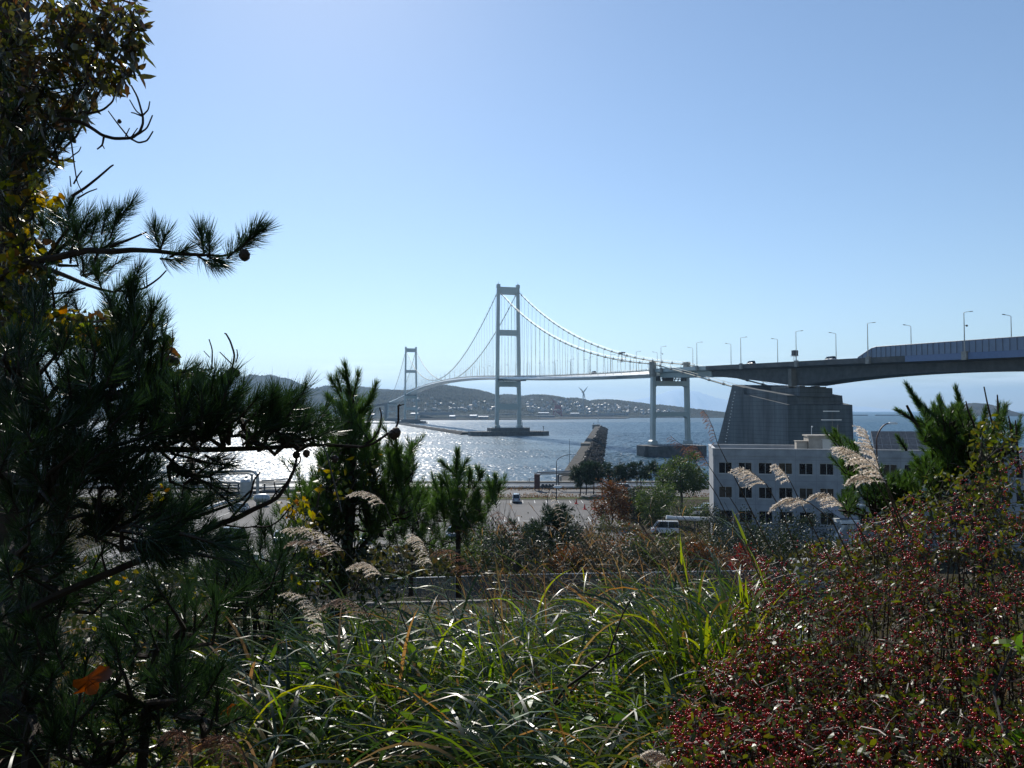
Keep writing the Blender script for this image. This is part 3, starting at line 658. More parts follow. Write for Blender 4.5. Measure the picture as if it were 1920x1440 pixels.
for k in range(12): x_ = -40 + 2.6 * k; b.box(x_, x_ + .14, 100, 105, 2.95, 3.036)
tag(b.build('road_markings', M['line']), 'white parking bay lines', kind='structure')
b = MB(); b.hexa([(-63,128,2.9),(-62.3,128,2.9),(-61.8,170,2.9),(-62.5,170,2.9),(-63,128,3.5),(-62.3,128,3.5),(-61.8,170,3.5),(-62.5,170,3.5)])
tag(b.build('low_wall', M['white_paint']), 'low pale wall along the left edge of the parking lot', 'wall')
b = MB(); b.box(-400, 400, 199.2, 201.0, 2.0, 4.3); b.box(-400, 400, 199.0, 201.2, 4.3, 4.45); tag(b.build('seawall', M['conc_dark']), 'long low concrete seawall along the quay edge', 'wall')

# ---- leaves, needles, blades -------------------------------------------------------------
def unit(v): return v / (np.linalg.norm(v, axis=-1, keepdims=True) + 1e-9)
def leaves(mb, P, D, L, Wd, droop=0.15, mat_=0, r=rng, up=None, fold=0.12):
    n = len(P); D = unit(D); L = np.broadcast_to(L, (n,)); Wd = np.broadcast_to(Wd, (n,))
    N = r.normal(0, 1, (n, 3)) if up is None else r.normal(0, up, (n, 3)) + (0, 0, 1)
    N = unit(N - D * np.sum(N * D, 1, keepdims=True)); Sd = np.cross(D, N)
    def pt(t, w, h): return P + D * (L * t)[:, None] + Sd * (Wd * w)[:, None] + N * (Wd * h - L * droop * t * t)[:, None]
    V = np.stack([pt(0, 0, 0), pt(.35, -.5, fold), pt(.35, .5, fold), pt(.7, -.38, fold), pt(.7, .38, fold), pt(1, 0, 0)], 1)
    base = (np.arange(n) * 6)[:, None]
    T = np.concatenate([base + [0, 2, 1], base + [3, 4, 5]]); Q = base + [1, 2, 4, 3]
    k = mb.n; mb.v.append(V.reshape(-1, 3).astype(np.float32)); mb.n += n * 6
    mb.f.append(T + k); mb.m.append(np.full(len(T), mat_, np.int32)); mb.f.append(Q + k); mb.m.append(np.full(len(Q), mat_, np.int32))
def needles(mb, A, B, cnt, L, w, r=rng, a0=62, a1=18, bend=0.18, start=0.0):
    """needle-covered shoots from A to B"""
    A = np.asarray(A, float); B = np.asarray(B, float); n = len(A); idx = np.repeat(np.arange(n), cnt); m = len(idx)
    t = start + (1 - start) * r.random(m) ** 0.85; ax = unit(B - A)[idx]; P = A[idx] + (B - A)[idx] * t[:, None]
    q = r.normal(0, 1, (m, 3)); q = unit(q - ax * np.sum(q * ax, 1, keepdims=True))
    th = np.radians(a0 + (a1 - a0) * t + r.normal(0, 9, m))
    D = ax * np.cos(th)[:, None] + q * np.sin(th)[:, None]; Ln = L * (0.7 + 0.5 * r.random(m)); Sd = unit(np.cross(D, r.normal(0, 1, (m, 3))))
    mid = P + D * (Ln * .55)[:, None]; tip = P + (D * Ln[:, None]) + ax * (Ln * bend)[:, None] * .6
    w = w * (0.8 + .4 * r.random(m))
    V = np.stack([P - Sd * (w * .4)[:, None], P + Sd * (w * .4)[:, None], mid - Sd * (w * .5)[:, None], mid + Sd * (w * .5)[:, None], tip], 1)
    base = (np.arange(m) * 5)[:, None]; k = mb.n
    mb.v.append(V.reshape(-1, 3).astype(np.float32)); mb.n += m * 5
    mb.f.append(base + [0, 1, 3, 2] + k); mb.m.append(np.zeros(m, np.int32)); mb.f.append(base + [2, 3, 4] + k); mb.m.append(np.zeros(m, np.int32))
def blades(mb, P, az, L, w, th0, curl, seg=8, r=rng, twist=0.5, mat_=0, taper=0.9):
    """arching grass blades: start at P with elevation th0 (radians), bending down by curl over their length"""
    n = len(P); s = np.linspace(0, 1, seg + 1)
    L = np.broadcast_to(L, (n,)); w = np.broadcast_to(w, (n,)); th0 = np.broadcast_to(th0, (n,)); curl = np.broadcast_to(curl, (n,))
    th = th0[:, None] - curl[:, None] * s[None, :] ** 1.3; ds = (L / seg)[:, None]
    h = np.concatenate([np.zeros((n, 1)), np.cumsum(np.cos(th[:, :-1]) * ds, 1)], 1); z = np.concatenate([np.zeros((n, 1)), np.cumsum(np.sin(th[:, :-1]) * ds, 1)], 1)
    dx = np.cos(az)[:, None]; dy = np.sin(az)[:, None]
    C = np.stack([P[:, 0:1] + h * dx, P[:, 1:2] + h * dy, P[:, 2:3] + z], 2)
    tw = (r.normal(0, twist, n))[:, None] * (0.3 + s[None, :])
    side = np.stack([-np.sin(az)[:, None] * np.cos(tw), np.cos(az)[:, None] * np.cos(tw), np.sin(tw)], 2)
    prof = np.minimum(1, s * 6 + .35) * np.minimum(1.0, (1 - s) * (1.6 if taper else 9)) ** taper + 0.02
    off = side * (w[:, None] * prof[None, :] * .5)[:, :, None]
    V = np.stack([C - off, C + off], 2).reshape(n, -1, 3)
    base = (np.arange(n) * (2 * (seg + 1)))[:, None, None]; j = (np.arange(seg) * 2)[None, :, None]
    F = (base + j + np.array([0, 1, 3, 2])[None, None, :]).reshape(-1, 4); k = mb.n
    mb.v.append(V.reshape(-1, 3).astype(np.float32)); mb.n += V.shape[0] * V.shape[1]
    mb.f.append(F + k); mb.m.append(np.full(len(F), mat_, np.int32))
    return C

M['bark'] = mat('pine_bark', (0.055, 0.042, 0.034), 0.9, var=0.5, scale=14, bump=0.006, bscale=40, spec=0.2)
M['bark_d'] = mat('grey_bark', (0.09, 0.08, 0.07), 0.85, var=0.4, scale=8, bump=0.004, bscale=30, spec=0.2)
M['needle'] = leafmat('pine_needles', [(0.008, 0.020, 0.008), (0.013, 0.034, 0.012), (0.026, 0.058, 0.015), (0.012, 0.028, 0.010)], 0.34, 0.22, spec=0.30)
M['needle_far'] = leafmat('far_pine_needles', [(0.012, 0.028, 0.012), (0.025, 0.050, 0.018), (0.02, 0.04, 0.02)], 0.6, 0.12, spec=0.25)
M['leaf_green'] = leafmat('green_leaves', [(0.035, 0.06, 0.015), (0.06, 0.095, 0.02), (0.04, 0.07, 0.02)], 0.5, 0.25, spec=0.3)
M['leaf_olive'] = leafmat('olive_leaves', [(0.035, 0.04, 0.012), (0.07, 0.075, 0.02), (0.06, 0.045, 0.015), (0.035, 0.05, 0.018)], 0.45, 0.25, spec=0.4)
M['leaf_rust'] = leafmat('rust_leaves', [(0.10, 0.035, 0.010), (0.12, 0.06, 0.015), (0.06, 0.045, 0.015), (0.09, 0.03, 0.012)], 0.5, 0.3, spec=0.3)
M['leaf_red'] = leafmat('red_leaves', [(0.13, 0.018, 0.012), (0.17, 0.03, 0.018), (0.10, 0.03, 0.012)], 0.5, 0.35, spec=0.3)
M['leaf_dry'] = leafmat('dry_leaves', [(0.13, 0.085, 0.04), (0.20, 0.14, 0.08), (0.09, 0.05, 0.022), (0.07, 0.07, 0.025)], 0.5, 0.3, spec=0.35)
M['leaf_dark'] = leafmat('dark_leaves', [(0.012, 0.022, 0.008), (0.028, 0.042, 0.012), (0.02, 0.03, 0.012)], 0.45, 0.15, spec=0.35)

def crown_pts(r, n, rad, clumps=26, cr=0.34, flat=0.0):
    """leaf positions: clumps spread through an uneven ellipsoid"""
    d = unit(r.normal(0, 1, (clumps, 3))); q = 0.45 + 0.5 * r.random(clumps); q *= 1 + 0.18 * np.sin(d[:, 0] * 5 + r.random() * 6) 
    c_ = d * q[:, None]; k = r.integers(0, clumps, n); s_ = cr * (0.6 + 0.7 * r.random(clumps))
    p = c_[k] + r.normal(0, 1, (n, 3)) * (s_[k] * .5)[:, None]
    return p * np.asarray(rad), unit(p + r.normal(0, .5, (n, 3)))
def tree(name, label, cat, X, Y, h, rw, m, n, leaf, group=None, trunk_r=0.16, crown_h=0.72, seed=1, clumps=26, bark='bark_d', needle=False, zb=None, lean=0.0, ry=None):
    r = np.random.default_rng(seed); z = float(ground_z(X, Y)) if zb is None else zb
    t = empty(name, (X, Y, z - .05), label, cat, group)
    ch = h * crown_h; cz = h - ch / 2
    b = MB(); top = np.array([lean * h, 0, h * .93]); mid = np.array([lean * h * .3, 0, h * .45])
    b.tube([(0,0,-.2), mid * .5 + (.02*h,0,0), mid, (mid + top) / 2, top], [trunk_r, trunk_r*.8, trunk_r*.6, trunk_r*.35, trunk_r*.1], 7)
    for k in range(8):
        f = 0.35 + .55 * r.random(); a = r.random() * 6.28; p0 = top * f
        p1 = p0 + np.array([math.cos(a) * rw * .7, math.sin(a) * rw * .7, ch * .18]); b.tube([p0, (p0 + p1) / 2 + (0,0,.05*h), p1], [trunk_r*.35, trunk_r*.22, trunk_r*.06], 5)
    b.build('trunk', M[bark], t)
    c_ = MB(); rad = (rw, ry or rw, ch / 2); P, D = crown_pts(r, n, rad, clumps)
    P = P + (lean * cz, 0, cz)
    if needle:
        needles(c_, P, P + D * leaf * .8, needle, leaf, leaf * .10, r, a0=70, a1=25)
    else: leaves(c_, P, D + (0, 0, -.2), leaf * (0.7 + .6 * r.random(n)), leaf * .55, r=r)
    c_.build('crown', M[m], t); return t
def pX(px, Y): return (px - 960) / FPX * Y
def ht(px, py, Y): return float(at(px, py, Y)[2] - ground_z(pX(px, Y), Y))

tree('broadleaf_tree', 'rounded green tree left of the white office building', 'tree', pX(1275,150), 150, ht(1275,853,150), 5.0, 'leaf_green', 6500, .45, seed=3, clumps=34, trunk_r=.3)
tree('rust_tree', 'rust-brown bushy tree at the right edge of the parking lot', 'tree', pX(1146,132), 132, ht(1146,902,132), 3.0, 'leaf_rust', 4200, .34, seed=4, trunk_r=.2, crown_h=.96, clumps=50)
tree('broadleaf_tree', 'dark green tree standing between the rust-brown tree and the rounded green tree', 'tree', pX(1192,142), 142, ht(1192,912,142), 3.8, 'leaf_dark', 4600, .36, seed=5, crown_h=.96, clumps=50)
tree('broadleaf_tree', 'olive-brown tree in front of the rounded green tree near the van', 'tree', pX(1228,136), 136, ht(1228,905,136), 3.8, 'leaf_green', 4200, .34, seed=6, crown_h=.96, clumps=50)
gp = 'small pines in a row along the quay road'
labs = ['leftmost of the quay pines, thin trunk', 'second of the quay pines from the left', 'third of the quay pines, slightly taller', 'fourth of the quay pines, beside the rust-brown tree', 'quay pine with flat top right of the pine row', 'dark quay pine before the rubble, right of the flat-topped one', 'rightmost quay pine, next to the rounded green tree', 'broad quay pine behind the rounded green tree']
for k, (px, py, Yd, w) in enumerate([(1087,876,179,2.3), (1098,872,180,2.2), (1112,866,182,2.7), (1128,870,184,2.6), (1153,869,188,2.4), (1172,874,186,2.2), (1200,868,186,2.9), (1232,872,183,2.5)]):
    tree('quay_pine', labs[k], 'tree', pX(px,Yd), Yd, ht(px,py,Yd), w, 'needle_far', 170, .8, gp, seed=20+k, trunk_r=.16, crown_h=.55, clumps=14, bark='bark', needle=16)
tree('pine_shrub', 'dark dense pine beside the black lamp post near the parking lot', 'tree', pX(1030,72), 72, ht(1034,950,72), 3.0, 'needle_far', 1000, .5, seed=40, trunk_r=.2, crown_h=.85, clumps=22, bark='bark', needle=26)
tree('young_pine', 'small green pine low before the bare twigs', 'tree', pX(958,44), 44, ht(958,990,44), 1.1, 'needle', 200, .22, seed=41, trunk_r=.06, crown_h=.9, clumps=14, bark='bark', needle=40)
hedge_l = ['clipped dark hedge bush left above the white van', 'clipped green hedge bush behind the white van', 'large dark hedge bush right of the white van', 'dark bush at the left corner of the office building', 'low dark bush in front of the office building windows', 'low dark bush before the middle of the office building', 'dark bush directly left of the entrance canopy']
for k, (px, py, Yd, w, hh) in enumerate([(1222,946,132,2.3,0), (1268,941,130,3.2,0), (1305,938,128,2.6,0), (1335,941,112,1.9,0), (1378,955,104,3.4,0), (1450,962,102,3.8,0), (1520,958,101,3.4,0)]):
    tree('hedge_bush', hedge_l[k], 'bush', pX(px,Yd), Yd, ht(px,py,Yd), w, 'leaf_dark' if k > 2 else 'leaf_green', 1400, .26, 'round bushes near the office building', seed=50+k, trunk_r=.12, crown_h=.95, clumps=40)
# yellow-green shrub in the lot
tree('shrub', 'small yellow-green shrub beside the dark dense pine', 'bush', pX(1064,112), 112, ht(1064,951,112), .9, 'leaf_bright' if 'leaf_bright' in M else 'leaf_green', 500, .2, seed=60, trunk_r=.05, crown_h=.95)
tree('shrub', 'small green shrub at the right end of the parking bay line', 'bush', pX(1130,116), 116, ht(1130,966,116), .8, 'leaf_green', 450, .2, seed=61, trunk_r=.05, crown_h=.95)
# shrubs on the slope
r_ = np.random.default_rng(77); kinds = [('leaf_dry', 'dry straw-coloured'), ('leaf_rust', 'rust-brown'), ('leaf_olive', 'olive'), ('leaf_green', 'green'), ('leaf_dark', 'dark green')]
slope = [(1095,1035,46,1.2,4,'just above the middle of the fence, dark'), (880,1010,46,1.5,3,'right of the small star-topped pine'), (1210,1015,46,1.5,4,'above the fence, dark and rounded'), (780,1015,46,1.4,4,'below the low bushy pine'), (935,1000,50,1.6,4,'between the small pine and the dark dense pine'), (1265,1020,46,1.2,3,'green, left of the orange-red shrub'),  # px, top py, Y, half width m, kind, place
 (905,985,60,1.9,3,'below the silver minivan'), (1000,1010,52,1.8,4,'under the dark dense pine'), (1075,990,66,2.6,4,'right below the white bay line'), (1110,1010,50,2.0,0,'above the middle of the fence'),
 (1150,985,72,2.4,2,'below the rust-brown tree'), (1195,1000,68,2.6,1,'between rust-brown tree and white van'), (1240,1008,64,2.6,3,'just below the white van'), (1300,1008,60,2.2,2,'below the white lagged pipe'),
 (1345,1015,56,2.0,4,'below the right end of the white pipe'), (1160,1040,46,1.7,4,'above the fence, between the rust shrubs'), (1060,1045,46,1.4,1,'just above the fence near its middle'), (1230,1040,46,1.6,2,'above the right half of the fence'),
 (1300,1030,46,1.1,1,'beside the red shrub'), (1455,980,48,1.9,4,'below the office windows'), (1500,1000,46,1.8,4,'above the concrete box'), (1420,992,60,2.4,4,'before the dark bushes of the office'),
 (870,1030,46,1.9,3,'left part of the slope above the fence'), (820,1035,52,2.2,4,'left of the small blue-grey car'), (760,1030,56,2.2,3,'behind the young pines'), (700,1050,50,2.0,2,'left end of the fence'),
 (620,1050,60,2.4,3,'below the white truck'), (560,1040,66,2.4,4,'right of the white truck'), (480,1065,62,2.2,3,'in front of the white truck'), (420,1070,64,2.6,2,'left of the truck shadow'), (350,1060,70,3.0,3,'behind the drooping pine shoots'),
 (250,1050,60,3.0,4,'far left of the slope'), (940,1045,46,1.3,4,'under the small green pine'), (1370,1060,46,1.3,0,'right half of the fence, behind it'), (1560,1020,52,2.2,4,'beneath the canopy'), (1640,1000,58,2.5,2,'right of the canopy'), (1180,1062,46,1.2,0,'low by the fence, right of its middle'), (1000,1060,46,1.2,2,'low by the fence, left of its middle')]
for k, (px, py, Yd, w, kd, place) in enumerate(slope):
    h_ = max(.8, ht(px, py - 14, Yd)); w = w * 1.2 
    tree('shrub', '%s shrub on the slope %s' % (kinds[kd][1], place), 'bush', pX(px,Yd), Yd, h_, w, kinds[kd][0], 2500, .045 + Yd * .0026, 'shrubs on the slope below the viewpoint', seed=100+k, trunk_r=.05, crown_h=.97, clumps=36, ry=w * .8)
tree('red_shrub', 'bright red-leaved shrub above the right part of the fence', 'bush', pX(1392,42), 42, ht(1392,1022,42), 1.05, 'leaf_red', 1500, .12, seed=201, trunk_r=.03, crown_h=.95)
tree('orange_shrub', 'orange-red shrub left of the bright red shrub', 'bush', pX(1330,46), 46, ht(1330,1022,46), 1.15, 'leaf_rust', 1500, .13, seed=202, trunk_r=.03, crown_h=.95)
# bare twiggy shrubs
def bare(px, py, Yd, w, n, label, seed):
    r = np.random.default_rng(seed); X = pX(px, Yd); z = float(ground_z(X, Yd)); h = float(at(px, py, Yd)[2]) - z
    b = MB()
    for k in range(n):
        a = r.random() * 6.28; q = r.random(); top = np.array([math.cos(a) * w * q, math.sin(a) * w * q, h * (0.6 + .4 * r.random())])
        b.tube([(0,0,0), top * .35 + (0,0,.1*h), top], [.03, .02, .008], 4)
        for _ in range(5):
            f = .4 + .5 * r.random(); p = top * f; b.tube([p, p + r.normal(0, .12, 3) * w + (0,0,.16*h)], [.014, .005], 3)
    t = empty('bare_shrub', (X, Yd, z), label, 'bush', 'leafless shrubs'); b.build('branches', M['twig'], t)
M['twig'] = mat('pale_twig', (0.20, 0.15, 0.11), 0.6, var=0.3, scale=5)
bare(925, 938, 62, 2.0, 34, 'leafless pale twiggy shrub left of the dark dense pine', 1); bare(890, 950, 64, 1.6, 22, 'smaller leafless shrub behind the young pine', 2); bare(1100, 975, 70, 2.0, 26, 'leafless shrub below the orange cones', 3)

# undergrowth on the slope: nobody could count it
r = np.random.default_rng(9); n = 26000; Yd = 9 + 82 * r.random(n) ** 1.1; Xd = (r.random(n) * 1.9 - 0.95) * (Yd * 0.75 + 3); P = np.stack([Xd, Yd, ground_z(Xd, Yd)], 1)
b = MB(); hs2 = np.where((Yd > 22) & (Yd < 40), .35, 1.0); blades(b, P, r.random(n) * 6.28, (.4 + .45 * r.random(n)) * hs2, .012 + Yd * .0009, 1.2 + .3 * r.random(n), .6 + 1.4 * r.random(n), seg=4)
tag(b.build('undergrowth', leafmat('undergrowth_grass', [(0.07, 0.05, 0.025), (0.05, 0.06, 0.02), (0.12, 0.085, 0.045), (0.035, 0.045, 0.015)], .5, .3, spec=.4)), 'dry grass and undergrowth on the slope', kind='stuff')

# ---- fence across the slope
fn = empty('mesh_fence', (pX(1100, 39), 39, 0), 'long grey wire mesh fence with pale top rail crossing the slope', 'fence')
fo = np.array(fn.location); pts = [at(x_, y_, 39) for x_, y_ in ((560, 1091), (800, 1083), (960, 1078), (1180, 1074), (1400, 1070), (1560, 1068))]
def fpt(x_): q = np.array([p_[0] for p_ in pts]); z_ = np.array([p_[2] for p_ in pts]); return float(np.interp(x_, q, z_))
x0, x1 = pts[0][0], pts[-1][0]
b = MB(); b.tube([(p_[0]-fo[0], 0, p_[2]) for p_ in pts], .03, 6); b.build('top_rail', M['steel_lit'] if 'steel_lit' in M else mat('galvanised_rail', (.55, .55, .53), .4, metal=.5), fn)
k = 0; x_ = x0
while x_ < x1: b = MB(); b.box(x_-fo[0]-.035, x_-fo[0]+.035, -.03, .03, fpt(x_)-1.6, fpt(x_)-.02); b.build('post', M['steel_grey'], fn); x_ += 2.0
mm = bpy.data.materials.new('wire_mesh'); mm.use_nodes = True; nn_ = mm.node_tree.nodes; ll_ = mm.node_tree.links
nn_['Principled BSDF'].inputs['Base Color'].default_value = (.22, .22, .21, 1); nn_['Principled BSDF'].inputs['Roughness'].default_value = .5
tr_ = nn_.new('ShaderNodeBsdfTransparent'); ms_ = nn_.new('ShaderNodeMixShader'); ms_.inputs[0].default_value = .55
ll_.new(tr_.outputs[0], ms_.inputs[1]); ll_.new(nn_['Principled BSDF'].outputs[0], ms_.inputs[2]); ll_.new(ms_.outputs[0], nn_['Material Output'].inputs[0])
b = MB(); xs = np.linspace(x0, x1, 60); top = [(q-fo[0], .04, fpt(q)-.03) for q in xs]; bot = [(q-fo[0], .04, fpt(q)-1.12) for q in xs]
b.add(bot + top, [(i, i+1, 61+i, 60+i) for i in range(59)]); b.build('wire_mesh', mm, fn)
b = MB(); b.prism([(x0-fo[0], -.1, fpt(x0)-1.9), (x1-fo[0], -.1, fpt(x1)-1.9), (x1-fo[0], -.1, fpt(x1)-1.14), (x0-fo[0], -.1, fpt(x0)-1.14)], [(x0-fo[0], .15, fpt(x0)-1.9), (x1-fo[0], .15, fpt(x1)-1.9), (x1-fo[0], .15, fpt(x1)-1.14), (x0-fo[0], .15, fpt(x0)-1.14)]); b.build('footing', M['conc_dark'], fn)
c0 = at(1516, 1071, 38); b = MB(); b.box(c0[0]-.68, c0[0]+.68, 37.5, 38.5, c0[2]-.9, c0[2]+.47); b.box(c0[0]-.74, c0[0]+.74, 37.44, 38.56, c0[2]+.472, c0[2]+.54)
tag(b.build('concrete_box', M['conc_saddle']), 'weathered concrete box at the right end of the fence', 'box')

# ---- office building
M['wall_white'] = mat('office_wall', (0.36, 0.37, 0.38), 0.7, var=0.26, scale=0.5, detail=9)
M['wall_seam'] = mat('wall_seam', (0.22, 0.22, 0.23), 0.8)
M['glass'] = mat('dark_glass', (0.012, 0.014, 0.018), 0.06, var=0.3, scale=.3, spec=.5)
M['glass_b'] = mat('blind_behind_glass', (0.075, 0.058, 0.042), 0.12, var=.5, scale=1.5)
M['alu'] = mat('aluminium', (0.45, 0.45, 0.44), 0.4, metal=.6)
M['roof_grey'] = mat('roof_sheet', (0.26, 0.25, 0.23), 0.85, var=0.3, scale=.3, detail=7)
def office():
    A = at(1337, 841, 114.5); root = empty('office_building', (A[0], 114.5, 3.0), 'long white office building with flat roof and rows of paired dark windows', 'building', rz=R(-12.0))
    Lx, Dy, H = 49.0, 13.5, 14.05
    b = MB(); wt, pit = .3, 2.86
    # front wall built as piers and bands round the openings so the windows sit in real recesses
    rows_ = [(3.3, 5.1), (6.94, 8.63), (10.57, 12.26)]
    zs = [0] + [q for rr in rows_ for q in rr] + [13.2]
    for k in range(0, len(zs), 2): b.box(0, Lx, 0, wt, zs[k], zs[k+1])
    nwin = 17; x = .8; edges = [0.0]
    for k in range(nwin): edges += [.78 + k * pit, .78 + k * pit + 1.95]
    edges.append(Lx)
    for a, c_ in rows_:
        for k in range(0, len(edges), 2): b.box(edges[k], edges[k+1], .001, wt - .001, a, c_)
    b.box(0, wt, wt, Dy, 0, 13.2); b.box(Lx-wt, Lx, wt, Dy, 0, 13.2); b.box(0, Lx, Dy, Dy+wt, 0, 13.2)
    b.build('wall', M['wall_white'], root)
    b = MB(); b.box(-.06, Lx+.06, -.08, .28, 13.21, 14.25); b.box(-.06, .3, .281, Dy+.3, 13.21, 14.25); b.box(Lx-.3, Lx+.06, .281, Dy+.3, 13.21, 14.25); b.box(.301, Lx-.301, Dy, Dy+.3, 13.21, 14.25); b.build('parapet', M['wall_white'], root)
    b = MB(); b.box(-.12, Lx+.12, -.14, .36, 14.26, 14.36); b.box(-.12, .36, .361, Dy+.4, 14.26, 14.36); b.box(Lx-.36, Lx+.12, .361, Dy+.4, 14.26, 14.36); b.box(.361, Lx-.361, Dy-.06, Dy+.4, 14.26, 14.36); b.build('coping', M['coping'], root)
    b = MB(); b.box(.31, Lx-.31, .29, Dy-.01, 13.0, 13.4); b.build('roof', M['roof_grey'], root)
    b = MB()
    for k in range(nwin + 1): xx = .3 + k * pit; b.box(xx, xx + .035, -.012, .001, 0, 13.2); b.box(xx, xx+.03, -.092, -.079, 13.23, 14.24)
    for z_ in (2.6, 6.0, 9.6, 12.7): b.box(0, Lx, -.010, .001, z_, z_ + .04)
    b.build('panel_joints', M['wall_seam'], root)
    rw_ = np.random.default_rng(6)
    for a, c_ in rows_:
        for k in range(nwin):
            x0_ = edges[1 + 2*k]; w = empty_part('window', root)
            b = MB(); b.box(x0_, x0_+1.95, .14, .17, a, c_); b.build('pane', M['glass_b'] if rw_.random() < .3 else M['glass'], w)
            b = MB(); 
            for q in (0, .945, 1.87): b.box(x0_+q, x0_+q+.08, .07, .138, a+.07, c_-.07)
            b.box(x0_, x0_+1.95, .07, .138, a, a+.07); b.box(x0_, x0_+1.95, .07, .138, c_-.07, c_); b.build('frame', M['alu'], w)
            b = MB(); b.box(x0_-.05, x0_+2.0, -.06, .06, a-.1, a-.002); b.build('sill', M['coping'], w)
    # roof structures
    b = MB(); b.box(14.6, 18.9, 6, 10.5, 13.4, 16.0); b.box(14.4, 19.1, 5.8, 10.7, 16.0, 16.2); b.build('stair_hut', M['hut'], root)
    b = MB(); b.box(12.9, 14.5, 6.4, 8.4, 13.4, 15.2); b.box(12.8, 14.58, 6.3, 8.5, 15.2, 15.3); b.build('machine_box', M['hut'], root)
    b = MB(); b.box(16.6, 17.9, 5.93, 5.99, 13.45, 15.5); b.box(16.45, 18.05, 5.9, 5.98, 15.5, 15.6); b.build('hut_door', M['alu'], root)
    return root
def empty_part(name, parent):
    o = bpy.data.objects.new(name, None); S.collection.objects.link(o); o.parent = parent; return o
M['coping'] = mat('coping_strip', (0.55, 0.54, 0.52), 0.6, var=0.15, scale=1)
M['hut'] = mat('hut_plaster', (0.38, 0.34, 0.29), 0.85, var=0.25, scale=.8, detail=7)
ofc = office()
OA = at(1337, 841, 114.5)
def roofp(x, y, z): a_ = R(-12); return (OA[0] + x * math.cos(a_) - y * math.sin(a_), 114.5 + x * math.sin(a_) + y * math.cos(a_), 3 + z)
an = empty('roof_antenna', roofp(18.4, 7.5, 16.2), 'pair of horizontal bar antennas on a mast on the office roof hut', 'antenna')
b = MB(); b.tube([(0,0,0),(0,0,3.8)], .05, 6); b.tube([(.9,0,-2.4),(.9,0,1.6)], .14, 6); b.build('mast', M['steel_dark'], an)
b = MB(); b.box(-1.4,1.1,-.06,.06,3.65,3.78); b.box(-1.7,1.4,-.06,.06,2.3,2.43); b.build('bar', M['white_paint'], an)
an = empty('roof_vent', roofp(15.3, 7.5, 16.2), 'thin antenna with a small ball on the left of the office roof hut', 'antenna')
b = MB(); b.tube([(0,0,0),(0,0,1.2)], .04, 5); b.sphere((.1,0,1.3), .14); b.build('stem', M['white_paint'], an)
# solar array on the roof
sa = empty('solar_array', roofp(24.6, 8.0, 13.4), 'tilted rack of dark solar panels on the office roof', 'solar panels', rz=R(-12))
M['pv'] = mat('solar_back', (0.20, 0.18, 0.17), 0.4, var=.3, scale=3)
for j in range(3):
    for i in range(7):
        x_ = i * 1.25; z0 = .35 + j * 1.02; y0 = j * .75; b = MB()
        b.hexa([(x_, y0, z0), (x_+1.19, y0, z0), (x_+1.19, y0+.05, z0-.05), (x_, y0+.05, z0-.05), (x_+.0, y0+.7, z0+.96), (x_+1.19, y0+.7, z0+.96), (x_+1.19, y0+.75, z0+.91), (x_, y0+.75, z0+.91)])
        b.build('panel', M['pv'], sa)
b = MB()
for i in range(8): x_ = i * 1.25 - .03; b.tube([(x_, 0, 0), (x_, 2.3, 3.3)], .05, 4); b.tube([(x_, 2.2, 0), (x_, 2.2, 3.2)], .05, 4); b.tube([(x_, 0.2, .3), (x_, 2.2, .2)], .04, 4)
for z_ in (.3, 1.32, 2.34, 3.36): b.tube([(0, (z_-.3)*.735-.03, z_), (8.7, (z_-.3)*.735-.03, z_)], .035, 4)
b.build('rack', M['alu'], sa)

# ---- canopy and lamps by the building
cn = empty('entrance_canopy', (pX(1590,100), 100, 3), 'small entrance canopy with dark sloping roof, white beam and post', 'canopy')
def lc(px, py): q = at(px, py, 100); return np.array([q[0] - cn.location[0], 0, q[2] - 3])
a_, b_, c_, d_ = lc(1553,948), lc(1586,951), lc(1608,972), lc(1572,970)
b = MB(); b.prism([a_ + (0,3,0), b_ + (0,3,0), c_ + (0,-.5,0), d_ + (0,-.5,0)], [q + (0,y,-.12) for q, y in ((a_,3),(b_,3),(c_,-.5),(d_,-.5))]); b.build('roof', M['pv2'] if 'pv2' in M else mat('dark_roof', (.05,.07,.10), .35), cn)
b = MB(); p1, p2 = lc(1572,971), lc(1608,974); b.box(p1[0], p2[0]+.1, -.8, 1.8, p2[2]-.45, p1[2]-.25); b.box(p1[0]+1.2, p2[0]-.2, -.6, 1.6, p1[2]-.24, p1[2]-.17); b.build('beam', M['white_paint'], cn)
p1 = lc(1597, 983); b = MB(); b.box(p1[0]-.3, p1[0]+.3, 0, .6, 0, p1[2]-.02); b.build('post', M['white_paint'], cn)
p1, p2 = lc(1583,985), lc(1562,1015); b = MB(); b.tube([p1, p2], .22, 8); b.build('strut', M['white_paint'], cn)

